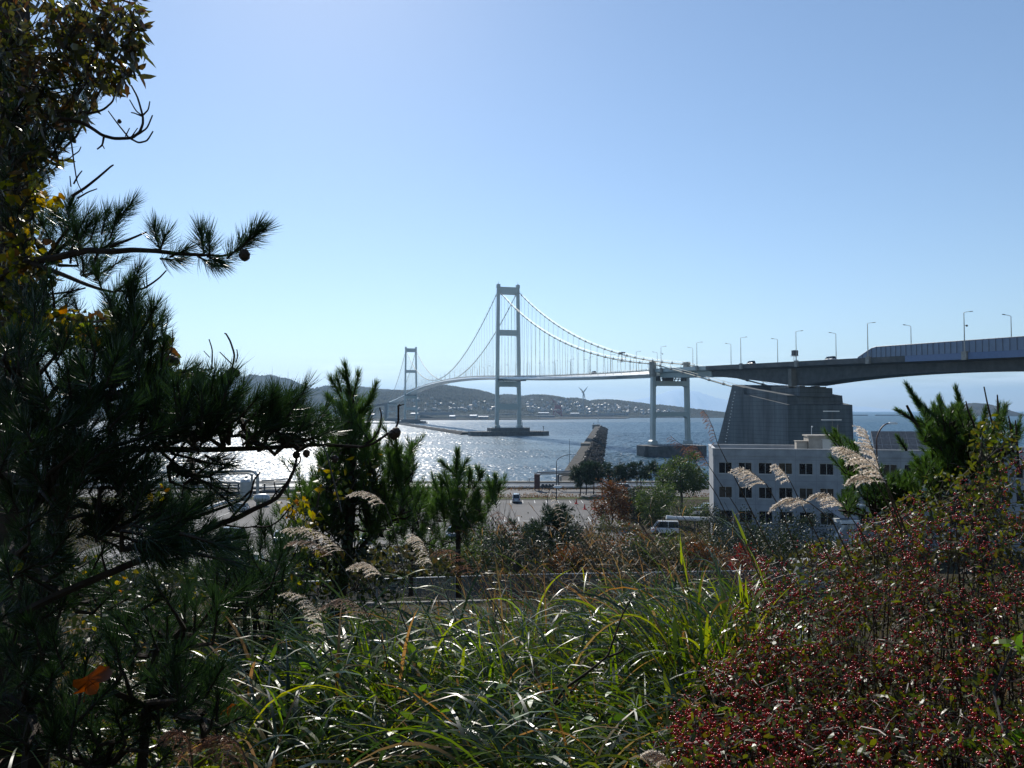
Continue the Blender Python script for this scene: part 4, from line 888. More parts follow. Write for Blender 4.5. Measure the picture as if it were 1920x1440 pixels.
def lamp_post(name, label, px, Yd, top_py, arm_px, arm_py, rad, m, head=.5, group=None, zb=None):
    X = pX(px, Yd); z = float(ground_z(X, Yd)) if zb is None else zb; t = empty(name, (X, Yd, z), label, 'street lamp', group)
    H = float(at(px, top_py, Yd)[2]) - z; e_ = at(arm_px, arm_py, Yd); ex = e_[0] - X; ez = e_[2] - z
    b = MB(); pts = [(0,0,0), (0,0,H*.5), (0,0,H*.93)]; 
    b.tube(pts, [rad, rad*.8, rad*.6], 8); b.build('pole', M[m], t)
    b = MB(); cur = [np.array([0,0,H*.93])]
    for k in range(1, 9): q = k / 8; cur.append(np.array([ex * (1 - math.cos(q * pi / 2)) ** 0.8 if q < 1 else ex, 0, H*.93 + (ez - H*.93) * math.sin(q * pi / 2)]))
    b.tube(cur, rad * .55, 6); b.build('arm', M[m], t)
    s_ = 1 if ex > 0 else -1; b = MB(); b.loft([[(ex + s_*x_, -w_, ez - h_), (ex + s_*x_, w_, ez - h_), (ex + s_*x_, w_*.7, ez + h_*1.3), (ex + s_*x_, -w_*.7, ez + h_*1.3)] for x_, w_, h_ in ((-.1*head, .08*head, .04*head), (.2*head, .3*head, .16*head), (1.2*head, .32*head, .18*head), (1.6*head, .1*head, .05*head))][::s_]); b.build('lamp_head', M['white_paint'], t)
    return t
M['pole_brown'] = mat('brown_pole', (0.10, 0.055, 0.04), 0.5, var=.2, scale=3)
lamp_post('street_lamp', 'tall brown street lamp with curved arm in front of the office roof', 1642, 66, 806, 1666, 794, .11, 'pole_brown', .5)
lamp_post('street_lamp', 'grey street lamp with long bent arm at the back of the parking lot', 1043, 168, 860, 1072, 852, .13, 'steel_dark', .7)
lamp_post('street_lamp', 'short black lamp post with a pale curved head above the dark dense pine', 1026, 112, 926, 1038, 913, .09, 'steel_dark', .8)
lamp_post('street_lamp', 'pale curved lamp arm in the bushes right of the entrance canopy', 1640, 62, 962, 1617, 947, .10, 'white_paint', .35)

# ---- cars
def car(name, label, cat, X, Y, rz, col, kind='hatch', z=3.04):
    L, Wd, H = {'hatch': (3.9, 1.68, 1.5), 'minivan': (4.6, 1.75, 1.85), 'van': (4.7, 1.8, 2.05), 'sedan': (4.5, 1.72, 1.42)}[kind]
    root = empty(name, (X, Y, z), label, cat, rz=rz)
    paint = mat(name + '_paint', col, 0.25, var=.04); paint.node_tree.nodes['Principled BSDF'].inputs['Coat Weight'].default_value = .5
    hb = H * (.56 if kind != 'van' else .5)
    nose = {'hatch': .2, 'minivan': .14, 'van': .10, 'sedan': .24}[kind]; tail = {'hatch': .06, 'minivan': .05, 'van': .03, 'sedan': .17}[kind]
    # lower body: lofted sections along the length
    def ringb(x, w, z0, z1): return [(x, -w, z0), (x, -w*1.0, (z0+z1)/2), (x, -w*.96, z1-.08), (x, -w*.86, z1), (x, w*.86, z1), (x, w*.96, z1-.08), (x, w, (z0+z1)/2), (x, w, z0)]
    w = Wd / 2; secs = [(-L/2, w*.82, .38, hb*.80), (-L/2+.12, w*.95, .26, hb*.97), (-L/2+.6, w, .2, hb), (0, w, .2, hb), (L/2-.9, w, .2, hb*.99), (L/2-.25, w*.95, .24, hb*.86), (L/2, w*.8, .36, hb*.62)]
    b = MB(); b.loft([ringb(*s_) for s_ in secs]); b.build('body', paint, root, smooth=False)
    xa, xb = -L/2 + L*tail, L/2 - L*nose; ra, rb = xa + .25 * (1 if kind != 'sedan' else 2.2), xb - .75
    b = MB(); b.loft([[(xa, -w*.86, hb-.01), (xa, w*.86, hb-.01), (xa + .02, w*.84, hb + .02), (xa+.02, -w*.84, hb+.02)], [(ra, -w*.86, hb-.01), (ra, w*.86, hb-.01), (ra, w*.70, H-.05), (ra, -w*.70, H-.05)],
                      [(rb, -w*.86, hb-.01), (rb, w*.86, hb-.01), (rb, w*.70, H-.05), (rb, -w*.70, H-.05)], [(xb, -w*.86, hb-.01), (xb, w*.86, hb-.01), (xb-.02, w*.84, hb+.02), (xb-.02, -w*.84, hb+.02)]]); b.build('windows', M['glass'], root)
    b = MB(); b.loft([[(ra-.04, -w*.70, H-.06), (ra-.04, w*.70, H-.06), (ra-.02, w*.6, H), (ra-.02, -w*.6, H)], [(rb+.04, -w*.70, H-.06), (rb+.04, w*.70, H-.06), (rb+.02, w*.6, H), (rb+.02, -w*.6, H)]])
    for q in (-1, 1):
        for (xa_, xb_) in ((xa, ra), (xb, rb), ((ra+rb)/2, (ra+rb)/2)): b.tube([(xa_, q*w*.87, hb), (xb_, q*w*.715, H-.05)], .045, 4)
    b.build('roof', paint, root)
    for x_ in (-L*.31, L*.33):
        for q in (-1, 1):
            b = MB(); b.tube([(x_, q*w*.74, .31), (x_, q*w*1.01, .31)], .31, 12); wh = b.build('wheel', M['tyre'], root)
            b = MB(); b.tube([(x_, q*w*1.0, .31), (x_, q*w*1.02, .31)], .18, 10); b.build('rim', M['alu'], wh)
    for q in (-1, 1):
        b = MB(); b.box(L/2-.22, L/2-.02, q*w*.62-.16, q*w*.62+.16, hb*.62, hb*.80); b.build('headlight', M['lampglass'], root)
        b = MB(); b.box(-L/2-.01, -L/2+.12, q*w*.72-.11, q*w*.72+.11, hb*.7, hb*.98); b.build('tail_light', M['tail'], root)
        b = MB(); b.box(rb+.35, rb+.5, q*w*1.0-.02*q, q*(w*1.0+.16), hb, hb+.14) if q > 0 else b.box(rb+.35, rb+.5, -w-.16, -w+.02, hb, hb+.14); b.build('mirror', paint, root)
    b = MB(); b.box(-L/2-.025, -L/2+.01, -.24, .24, .5, .66); b.build('number_plate', M['white_paint'], root)
    return root
M['tyre'] = mat('tyre_rubber', (0.02, 0.02, 0.02), 0.8); M['lampglass'] = mat('lamp_glass', (0.6, 0.62, 0.65), 0.1); M['tail'] = mat('tail_lamp', (0.25, 0.01, 0.01), 0.2)
car('parked_car', 'silver minivan alone in a bay at the back of the parking lot', 'car', pX(968,166), 166.5, R(90), (0.42, 0.44, 0.46), 'minivan')
car('parked_car', 'blue-grey hatchback facing the viewer beside the young pine', 'car', pX(849,121), 121, R(-95), (0.36, 0.42, 0.50), 'hatch')
car('parked_car', 'silver car side-on in the left bays, behind the dark van', 'car', -54.5, 152, R(178), (0.35, 0.36, 0.36), 'hatch')
car('parked_van', 'dark van with bluish roof at the left of the parking lot', 'van', pX(436,117), 117, R(170), (0.03, 0.045, 0.07), 'van')
car('parked_car', 'white car right of the dark van, partly behind pine needles', 'car', pX(527,117), 117, R(-80), (0.75, 0.76, 0.76), 'hatch')
car('parked_car', 'white car low behind the pine trunk, nearest to the slope', 'car', pX(535,90), 90, R(-85), (0.72, 0.74, 0.76), 'sedan', z=3.2)
car('parked_car', 'pale car behind the tall young pine in the lot', 'car', pX(690,116), 116, R(-92), (0.55, 0.57, 0.6), 'hatch')
car('parked_van', 'white van in front of the clipped hedge right of the lot', 'van', pX(1246,124), 124, R(172), (0.70, 0.73, 0.76), 'van')
car('parked_car', 'white car below the rounded green tree, left of the office', 'car', pX(1298,146), 146, R(185), (0.75, 0.76, 0.76), 'sedan')
car('parked_car', 'light grey car beside the white one near the office corner', 'car', pX(1322,152), 152, R(185), (0.5, 0.51, 0.52), 'hatch')
car('parked_car', 'white car behind the quay pines', 'car', pX(1172,186), 189, R(2), (0.7, 0.71, 0.71), 'minivan')
# truck
tk = empty('box_truck', (pX(448,95), 95, 3.05), 'small box truck with a long white roof at the near left of the lot', 'truck', rz=R(4))
b = MB(); b.box(-2.6, 1.7, -1.0, 1.0, .8, 2.75); b.build('cargo_box', mat('truck_grey', (.30,.31,.33), .5, var=.1), tk)
b = MB(); b.box(-2.65, 1.75, -1.05, 1.05, 2.76, 2.86); b.build('roof', M['white_paint'], tk)
b = MB(); b.loft([[(1.75,-.85,.5),(1.75,.85,.5),(1.75,.8,2.2),(1.75,-.8,2.2)],[(2.9,-.85,.5),(2.9,.85,.5),(2.75,.8,2.15),(2.75,-.8,2.15)],[(3.25,-.83,.5),(3.25,.83,.5),(3.15,.8,1.3),(3.15,-.8,1.3)]]); b.build('cab', M['white_paint'], tk)
b = MB(); b.hexa([(2.98,-.75,1.35),(3.2,-.75,1.3),(3.2,.75,1.3),(2.98,.75,1.35),(2.78,-.7,2.05),(2.86,-.7,2.05),(2.86,.7,2.05),(2.78,.7,2.05)]); b.build('windscreen', M['glass'], tk)
for x_ in (-1.7, 2.2):
    for q in (-.95, .75): b = MB(); b.tube([(x_, q, .38), (x_, q+.2, .38)], .38, 12); b.build('wheel', M['tyre'], tk)
# cones
M['cone'] = mat('cone_orange', (0.65, 0.06, 0.03), 0.5)
cl_ = ['orange traffic cone nearest the verge, left of the other two', 'orange traffic cone in the middle of the lot corner', 'orange traffic cone beside the rust-brown tree']
cone0 = None
for k, (px, Yd) in enumerate([(1080,163), (1095.5,154), (1114,154)]):
    if cone0 is None:
        cone0 = empty('traffic_cone', (pX(px,Yd), Yd, 3.04), cl_[0], 'traffic cone', 'orange cones in the parking lot')
        b = MB(); b.tube([(0,0,.08),(0,0,1.15)], [.24,.05], 10); b.build('cone', M['cone'], cone0); b = MB(); b.box(-.36,.36,-.36,.36,0,.075); b.build('base', M['cone'], cone0)
    else: copy_tree(cone0, (pX(px,Yd), Yd, 3.04), label=cl_[k])
b = MB()
b.tube([(pX(1080,163), 163, 3.9), (pX(1095.5,154), 154, 3.95), (pX(1114,154), 154, 3.95)], .03, 4); tag(b.build('cone_bar', M['steel_dark']), 'thin bar strung between the orange cones', 'bar')

# white lagged pipe over the hedge
wp = empty('lagged_pipe', (pX(1262,118), 118, 3), 'white lagged pipe with joints, bent down at its right end, before the hedge', 'pipe')
z_ = float(at(1300, 973, 118)[2]) - 3; xl = pX(1345,118) - pX(1262,118)
b = MB(); b.tube([(-1.2,0,z_+.25),(0,0,z_+.12),(xl*.5,0,z_),(xl-.4,0,z_-.1),(xl-.1,0,z_-.3),(xl,0,z_-.8),(xl,0,0)], [.34,.34,.36,.36,.34,.2,.07], 10)
for k in range(11): x_ = .4 + k * .62; b.tube([(x_,0,z_+.12-.03*k),(x_+.05,0,z_+.12-.03*k)], .385, 10)
b.build('pipe', M['white_paint'], wp, smooth=False)
b = MB()
for x_ in (.8, 3.2, 5.5): b.box(x_-.08, x_+.08, -.08, .08, 0, z_-.3)
b.build('support', M['steel_dark'], wp)

# ---- pipelines on the quay
M['pipe'] = mat('pipe_paint', (0.42, 0.43, 0.42), 0.35, metal=.3, var=.2, scale=1)
pl = empty('quay_pipeline', (0, 197, 3), 'bundle of long grey pipes on sleepers along the seawall', 'pipeline')
for k, (y_, z_, r_2) in enumerate(((195.0, .55, .22), (196.0, .55, .28), (197.2, .6, .3), (198.2, .95, .2), (194.2, .45, .16))):
    b = MB(); b.tube([(-130, y_-197, z_), (60, y_-197, z_)], r_2, 8); b.build('pipe', M['pipe'], pl)
for x_ in range(-130, 60, 8): b = MB(); b.box(x_, x_+.3, -3, 1.6, 0, .3); b.build('sleeper', M['conc_dark'], pl)
# pipe rack with goal-post frames in the middle
rk = empty('pipe_rack', (pX(1000,190), 190, 3), 'pipe rack of bent pipes at the foot of the breakwater', 'pipe rack')
RO = np.array(rk.location)
def q3(px, py, Yd=190): return at(px, py, Yd) - RO
for k, (pp, r_2) in enumerate(((((1003,909),(1003,889),(1007,886),(1060,884),(1210,885)), .2), (((1010,909),(1010,892),(1014,889),(1060,887.5),(1210,888)), .18), (((1046,904),(1046,891),(1049,889.5),(1150,889)), .22), (((1052,903),(1052,894),(1056,892),(1150,892)), .2), (((990,906),(990,899),(1002,899)), .1), (((993,906),(993,899)), .1), (((1041,900),(1050,895),(1062,893),(1150,895)), .1))):
    b = MB(); b.tube([q3(*p_) + (0, k*.4, 0) for p_ in pp], r_2, 7); b.build('pipe', M['pipe'], rk)
b = MB(); c0 = q3(1007, 898); b.box(c0[0]-.7, c0[0]+.7, -.6, .6, 0.6, c0[2]+1.2); b.build('valve_box', mat('rusty_box', (.12,.05,.04), .6, var=.4, scale=2), rk)
for px in (1003, 1048, 1100, 1150, 1195): b = MB(); c0 = q3(px, 885); b.box(c0[0]-.12, c0[0]+.12, .6, .84, 0, c0[2]-.25); b.build('post', M['steel_dark'], rk)
b = MB()
for k in range(4): c0 = q3(1015 + k*6, 911, 188); b.tube([c0 + (-.1,0,-.5), c0 + (.7,0,.3)], .42, 8)
b.build('drum', M['steel_dark'], rk)
# pipe gantry at the left
gt = empty('pipe_gantry', (pX(470,178), 178, 3), 'tall gantry of thick bent pipes beside a standing tank at the left of the quay', 'pipe rack')
RO = np.array(gt.location)
for k, (pp, r_2, m_) in enumerate(((((250,888),(470,883),(477,885),(483,892),(483,934)), .38, 'pipe'), (((250,893),(466,888),(474,891)), .22, 'pipe'), (((460,893),(460,931)), .3, 'pipe'), (((470,891),(470,930)), .3, 'pipe'),
        (((250,905),(440,905),(452,907),(455,912)), .3, 'pipe'), (((487,902),(525,900),(536,898),(538,901),(538,915)), .2, 'pipe'), (((487,908),(538,907)), .16, 'pipe'), (((487,911),(538,909)), .16, 'pipe'), (((390,927),(484,924)), .5, 'steel_dark'), (((484,924),(560,923)), .38, 'steel_dark'), (((484,920),(556,918)), .14, 'pipe'),
        (((250,912),(440,912)), .2, 'pipe'), (((250,930),(390,929)), .5, 'steel_dark'))):
    b = MB(); b.tube([at(*p_, 178) - RO + (0, k * .25, 0) for p_ in pp], r_2, 8); b.build('pipe', M[m_], gt)
for px in (300, 316, 405, 444, 449, 493, 538, 553): b = MB(); c0 = at(px, 905 if px > 350 else 890, 178) - RO; b.box(c0[0]-.16, c0[0]+.16, 1, 1.32, 0, c0[2]-.3); b.build('post', M['steel_dark'], gt)
tn = empty('standing_tank', (pX(462,174), 174, 3), 'upright grey tank with domed top under the pipe gantry', 'tank')
H_ = float(at(462, 898, 174)[2]) - 3; b = MB(); b.tube([(0,0,0),(0,0,H_-.7)], 1.15, 14); b.loft([[(rr*math.cos(a), rr*math.sin(a), zz) for a in np.arange(14)*2*pi/14] for rr, zz in ((1.15,H_-.69),(1.0,H_-.25),(.5,H_),(.1,H_+.05))]); b.build('shell', M['pipe'], tn, smooth=True)
tn = empty('lying_tank', (pX(493,160), 160, 3), 'lying grey tank with rounded ends near the pipe gantry', 'tank')
b = MB(); b.loft([[(x_, rr*math.cos(a), 1.6 + rr*math.sin(a)) for a in np.arange(14)*2*pi/14] for x_, rr in ((-1.7,.1),(-1.6,.5),(-1.2,.85),(-.6,.95),(.6,.95),(1.2,.85),(1.6,.5),(1.7,.1))]); b.build('shell', M['pipe'], tn, smooth=True)
b = MB(); b.box(-1.0,-.7,-.6,.6,0,1.2); b.box(.7,1.0,-.6,.6,0,1.2); b.build('saddle', M['conc_dark'], tn)

# ---- cars on the viaduct
def vcar(u, lat, col, label, kind):
    p_ = Bp(u, lat, deck_z(u) + .35); car('road_car', label, 'car', p_[0], p_[1], math.atan2(-DN[1], -DN[0]), col, kind, z=p_[2])
vcar(84, -6.5, (.05,.05,.06), 'dark car crossing the concrete viaduct, only its roof visible over the edge', 'minivan')
vcar(132, -6.5, (.5,.5,.52), 'pale car on the viaduct just before the noise barrier', 'minivan')
vcar(-95, -5.0, (.4,.4,.4), 'small car on the bridge deck left of the near side pier', 'minivan')

# scrub along the quay
r = np.random.default_rng(19); b = MB(); n = 5200; cx = np.array([-34, -25, -12, -4, 3, 10, 26, 34, 44, 52, 60]); k = r.integers(0, len(cx), n); X_ = cx[k] + r.normal(0, 3.2, n); Y_ = 173.5 + 3 * r.random(n) + np.where(r.random(n) < .3, 16, 0)
leaves(b, np.stack([X_, Y_, 3.05 + .9 * r.random(n) ** 1.5], 1), r.normal(0, 1, (n, 3)), .34, .2, r=r); tag(b.build('quay_scrub', M['leaf_dry']), 'dry scrub along the quay road', kind='stuff')
r = np.random.default_rng(20); b = MB(); n = 9000; X_ = r.uniform(-110, -62, n); Y_ = r.uniform(100, 172, n); leaves(b, np.stack([X_, Y_, 3.0 + (0.3 + 1.5 * (np.sin(X_ * .3) * np.sin(Y_ * .21) > .1)) * r.random(n)], 1), r.normal(0, 1, (n, 3)), .5, .3, r=r); tag(b.build('field_scrub', M['leaf_olive']), 'green scrub on the open ground left of the parking lot', kind='stuff')
# ================================================================== things on the far shore
M['house_wall'] = mat('house_wall', (0.40, 0.40, 0.38), 0.7, var=.2, scale=.02)
M['house_roof'] = mat('house_roof', (0.24, 0.25, 0.27), 0.55, var=.3, scale=.02)
M['house_roof_r'] = mat('house_roof_dark', (0.20, 0.18, 0.18), 0.3, var=.3, scale=.02)
def make_house():
    t = empty('house', (0,0,0), 'x', 'house')
    b = MB(); b.box(-5,5,-4,4,-4,6.5); b.build('wall', M['house_wall'], t)
    b = MB(); b.prism([(-5.6,-4.8,6.4),(-5.6,4.8,6.4),(-5.6,0,9.6)],[(5.6,-4.8,6.4),(5.6,4.8,6.4),(5.6,0,9.6)]); b.build('roof', M['house_roof'], t)
    return t
h0 = make_house(); used = False
bpy.context.view_layer.update()
dg = bpy.context.evaluated_depsgraph_get()
from mathutils import Vector as V3
def drop(px, py, Y0=1700, Y1=3600):
    """the hillside point seen at a photo pixel, found by a ray against the hills"""
    d = at(px, py, 1000.0) - np.array([0, 0, EYE]); d /= np.linalg.norm(d); o = V3((0, 0, EYE))
    best = None
    for ob in hills:
        ok, loc, nrm, _ = ob.ray_cast(o, V3(d))
        if ok and (best is None or loc.y < best.y): best = loc
    return best
hills = [o for o in S.objects if o.name.startswith('hill') or o.name == 'shore']
rh = np.random.default_rng(12)
clusters = [(0, 26, 777, 722, 24, 16, 'far hillside left of the near tower, above the far tower', (768, 830, 743, 770)), (1, 34, 0, 0, 0, 0, 'wooded hill above the long grey shed', (840, 930, 752, 770)),
            (2, 90, 0, 0, 0, 0, 'town hill between the near tower and the wind turbine', (985, 1090, 750, 773)), (3, 60, 0, 0, 0, 0, 'town hill right of the wind turbine', (1098, 1180, 757, 775)), (4, 34, 0, 0, 0, 0, 'low end of the town hill near the side pier', (1185, 1270, 766, 776)), (5, 10, 0, 0, 0, 0, 'shore behind the far viaduct', (640, 730, 768, 780))]
for cid, n, *_x in clusters:
    place, (xa, xb, ya, yb) = _x[-2], _x[-1]
    for k in range(n):
        p_ = drop(xa + (xb-xa)*rh.random(), ya + (yb-ya)*rh.random()**.8)
        if p_ is None: continue
        lab = 'tiny pale house on the ' + place; rz = rh.random() * 3.1; sc = (.45 + .5*rh.random(), .45 + .35*rh.random(), .4 + .35*rh.random())
        if not used: h0.location = p_; h0.rotation_euler = (0,0,rz); h0['label'] = lab; h0.scale = sc; o = h0; used = True
        else: o = copy_tree(h0, p_, rz, lab, sc)
        o['group'] = 'houses on the ' + place
def shed(px0, px1, py0, py1, Y, m, label, name='warehouse', d=40, gable=True):
    a = at(px0, py1, Y); c_ = at(px1, py0, Y); w = c_[0] - a[0]; h = c_[2] - a[2]; t = empty(name, (a[0], Y, a[2]), label, 'warehouse')
    b = MB(); b.box(0, w, 0, d, 0, h * (.7 if gable else .93)); b.build('wall', M['shed_wall'], t); b = MB()
    if gable: b.prism([(0-1,-1,h*.7),(0-1,d+1,h*.7),(0-1,d/2,h)],[(w+1,-1,h*.7),(w+1,d+1,h*.7),(w+1,d/2,h)])
    else: b.box(-1, w+1, -1, d+1, h*.93, h)
    b.build('roof', m, t); return t
M['shed_wall'] = mat('shed_wall', (0.16, 0.17, 0.19), 0.7, var=.25, scale=.03)
M['shed_roof'] = mat('shed_roof', (0.70, 0.70, 0.68), 0.35, var=.15, scale=.05)
M['shed_roof_g'] = mat('shed_roof_grey', (0.26, 0.28, 0.30), 0.5, var=.15, scale=.05)
shed(881, 893, 777.5, 784.5, 1935, M['shed_roof'], 'white-roofed warehouse on the far shore left of the near tower')
shed(1008, 1029, 773, 777.5, 2420, M['shed_roof'], 'row of bright white roofs on the shore right of the near tower')
shed(785, 850, 772.5, 778, 2050, M['shed_roof_g'], 'long grey shed on the shore behind the main span', gable=False)
shed(850, 930, 778.5, 781, 1990, M['shed_roof_g'], 'low long shed on the far quay', gable=False)
shed(897, 915, 780, 785, 1950, M['shed_roof_g'], 'grey gabled shed right of the white-roofed warehouse')
shed(843, 852, 778.5, 785, 1925, M['shed_roof'], 'small pale shed on the far quay under the main span')
shed(980, 1040, 779, 783, 2120, M['shed_roof_g'], 'low dark sheds on the port quay below the white roofs', gable=False)
shed(1050, 1150, 778, 780.5, 2330, M['rust_shed'] if 'rust_shed' in M else mat('rust_heap', (.10,.06,.05), .9, var=.4, scale=.05), 'long low rust-brown ore heap on the port quay', 'ore_heap', gable=False)
shed(1306, 1353, 772.5, 778, 3900, M['shed_roof_g'], 'long box-like warehouse on the horizon behind the side pier', gable=False)
shed(640, 700, 775.5, 781, 1990, M['shed_roof_g'], 'long grey shed on the far shore behind the slender pine')
shed(930, 1000, 776, 780, 2150, M['shed_roof_g'], 'grey factory hall on the shore behind the near tower', gable=False)
shed(1120, 1178, 774.5, 778.5, 2500, M['shed_roof_g'], 'low grey hall right of the wind turbine', gable=False)
shed(1070, 1086, 774, 778, 2480, M['shed_roof'], 'small pale hall at the foot of the wind turbine')
shed(770, 782, 774, 779, 1990, M['shed_roof'], 'pale hall under the far tower')
b = MB(); a = at(1240, 776.5, 3900); c_ = at(1420, 778, 3900); b.box(a[0], c_[0], 3895, 3990, -1, 3.0); tag(b.build('shore', M['shore']), 'far port quay', kind='structure')
# gantry crane
gc = empty('harbour_crane', (*at(1045, 781, 2230)[:2], 1.6), 'dark red harbour crane on the port quay below the town', 'crane')
M['crane'] = mat('crane_red', (0.24, 0.03, 0.03), 0.6, var=.3, scale=.1)
RO = np.array(gc.location); 
def qc(px, py, dy=0): return at(px, py, 2230) - RO + (0, dy, 0)
b = MB()
for px in (1037, 1054):
    for dy in (-8, 8): b.tube([qc(px, 781, dy), qc(px - (px-1045)*.25, 766, dy)], 1.0, 4)
for dy in (-8, 8): b.tube([qc(1036, 772, dy), qc(1055, 772, dy)], .8, 4); b.tube([qc(1037,780,dy), qc(1051,767,dy)], .7, 4); b.tube([qc(1054,780,dy), qc(1040,767,dy)], .7, 4)
b.build('leg_frame', M['crane'], gc)
b = MB(); p_ = qc(1046, 765); b.box(p_[0]-9, p_[0]+9, -6, 6, p_[2]-3, p_[2]+8); p_ = qc(1049, 774); b.box(p_[0]-6, p_[0]+6, -6, 6, p_[2]-4, p_[2]+4); b.build('machine_house', M['crane'], gc)
b = MB(); b.tube([qc(1048,762), qc(1034,747)], .9, 4); b.tube([qc(1044,764), qc(1034,747)], .6, 4); b.tube([qc(1034,747), qc(1023,764)], .5, 4); b.tube([qc(1034,747), qc(1052,760)], .3, 4); b.build('jib', M['crane'], gc)
# wind turbine
wt = empty('wind_turbine', (*at(1093.5, 777, 2500)[:2], 2), 'white wind turbine with three blades on the far shore', 'wind turbine')
RO = np.array(wt.location); hub = at(1094, 735.5, 2500) - RO
M['wt'] = mat('turbine_paint', (0.30, 0.31, 0.32), .5)
b = MB(); b.tube([(0,0,0), (0,0,hub[2])], [2.4, 1.5], 10); b.build('tower', M['wt'], wt)
b = MB(); b.box(-5, 2.5, -1.8, 3, hub[2]-1.6, hub[2]+1.8); b.build('nacelle', M['wt'], wt)
for (px, py) in ((1085, 726), (1102, 724.5), (1097.5, 750)):
    e_ = at(px, py, 2500) - RO; c0 = hub + (0,-3,0); e_ = e_ + (0,-3,0); d_ = e_ - c0; nrm = unit(np.cross(d_, (0,1,0)))
    b = MB(); b.loft([[c0 + d_*t - nrm*w_, c0 + d_*t + (0,-.3,0), c0 + d_*t + nrm*w_, c0 + d_*t + (0,.3,0)] for t, w_ in ((0,1.1),(.2,2.0),(.6,1.4),(1,.4))]); b.build('blade', M['wt'], wt)
# ================================================================== vegetation close to the viewpoint
def A3(p, Y): return at(p[0], p[1], Y)
def branch(mb, pts, Y, r0, r1, jit=0.0, sides=6, n=5):
    """tube through image points at depth Y (number or list of depths)"""
    ys = np.broadcast_to(np.asarray(Y, float), (len(pts),)); P = np.array([at(p[0], p[1], y_) for p, y_ in zip(pts, ys)])
    t = np.arange(len(P)); tt = np.linspace(0, len(P) - 1, (len(P) - 1) * n + 1); Q = np.stack([np.interp(tt, t, P[:, k]) for k in range(3)], 1)
    if len(Q) > 4: Q[1:-1] = (Q[:-2] + 2 * Q[1:-1] + Q[2:]) / 4
    if jit: Q[1:-1] += rng.normal(0, jit, (len(Q) - 2, 3))
    mb.tube(Q, np.linspace(r0, r1, len(Q)), sides); return Q
class Pine:
    def __init__(s, name, label, base, group=None):
        s.root = empty(name, base, label, 'tree', group); s.o = np.array(base, float); s.w = MB(); s.nd = MB(); s.cn = []; s.A = []; s.B = []; s.c = []; s.L = []; s.wd = []
    def shoot(s, a, b, Y, cnt=110, L=.085, w=.0022, Yb=None, wood=.005):
        P = at(a[0], a[1], Y); Q = at(b[0], b[1], Yb if Yb else Y); s.A.append(P); s.B.append(Q); s.c.append(cnt); s.L.append(L); s.wd.append(w)
        s.w.tube([P, (P + Q) / 2, Q], [wood, wood * .8, wood * .5], 4)
    def mass(s, cx, cy, rx, ry, Y0, Y1, n, ang=(60, 120), slen=.15, seed=0, **k):
        r = np.random.default_rng(seed + int(cx) + int(cy)); 
        hub = at(cx, cy + ry * .3, (Y0 + Y1) / 2)
        for i in range(n):
            d = r.random() ** .5; a = r.random() * 6.28; x = cx + rx * d * math.cos(a); y = cy + ry * d * math.sin(a); Y = Y0 + (Y1 - Y0) * r.random()
            P = at(x, y, Y); th = R(ang[0] + (ang[1] - ang[0]) * r.random()); ln = slen * (.6 + .7 * r.random())
            D = np.array([math.cos(th), r.normal(0, .35), math.sin(th)]); D /= np.linalg.norm(D); s.A.append(P); s.B.append(P + D * ln); s.c.append(k.get('cnt', 100)); s.L.append(k.get('L', .085)); s.wd.append(k.get('w', .0022))
            s.w.tube([P, P + D * ln], [.006, .003], 4)
            if i % 2 == 0: s.w.tube([hub + (P - hub) * .15, (hub + P) / 2 + r.normal(0, .03, 3), P], [.014, .01, .006], 5)
    def cone(s, px, py, Y, sz=.03):
        b = MB(); P = at(px, py, Y) - s.o; R_ = np.array([(.02,0),(.6,.12),(.95,.35),(1,.5),(.85,.72),(.5,.9),(.05,1)]); 
        b.loft([[(P[0] + q*sz*.62*math.cos(a)*(1+.18*(k%2)), P[1] + q*sz*.62*math.sin(a)*(1+.18*(k%2)), P[2] - t*sz*1.6) for k, a in enumerate(np.arange(10)*2*pi/10 + (i%2)*.3)] for i, (q, t) in enumerate(R_)][::-1]); s.cn.append(b)
    def done(s, m='needle', bark='bark', foliage='needles'):
        A = np.array(s.A); B = np.array(s.B); c = np.array(s.c); L = np.array(s.L); wd = np.array(s.wd)
        for key in sorted(set(zip(c.tolist(), L.tolist(), wd.tolist()))):
            k = (c == key[0]) & (L == key[1]) & (wd == key[2]); needles(s.nd, A[k], B[k], key[0], key[1], np.full(int(k.sum()) * key[0], key[2]))
        for mb, nm, mt in ((s.w, 'branches', M[bark]), (s.nd, foliage, M[m])):
            mb.v = [v - s.o.astype(np.float32) for v in mb.v]; mb.build(nm, mt, s.root)
        for b in s.cn: b.build('pine_cone', M['cone_brown'], s.root, smooth=False)
        return s.root
M['needle_lit'] = leafmat('lit_pine_needles', [(0.020, 0.050, 0.012), (0.035, 0.080, 0.018), (0.060, 0.12, 0.022), (0.03, 0.06, 0.015)], 0.42, 0.30, spec=0.35)  # brighter copy of the pine needles, sunlight put into the colour
M['cone_brown'] = mat('cone_brown', (0.06, 0.04, 0.03), 0.7, var=.5, scale=60)

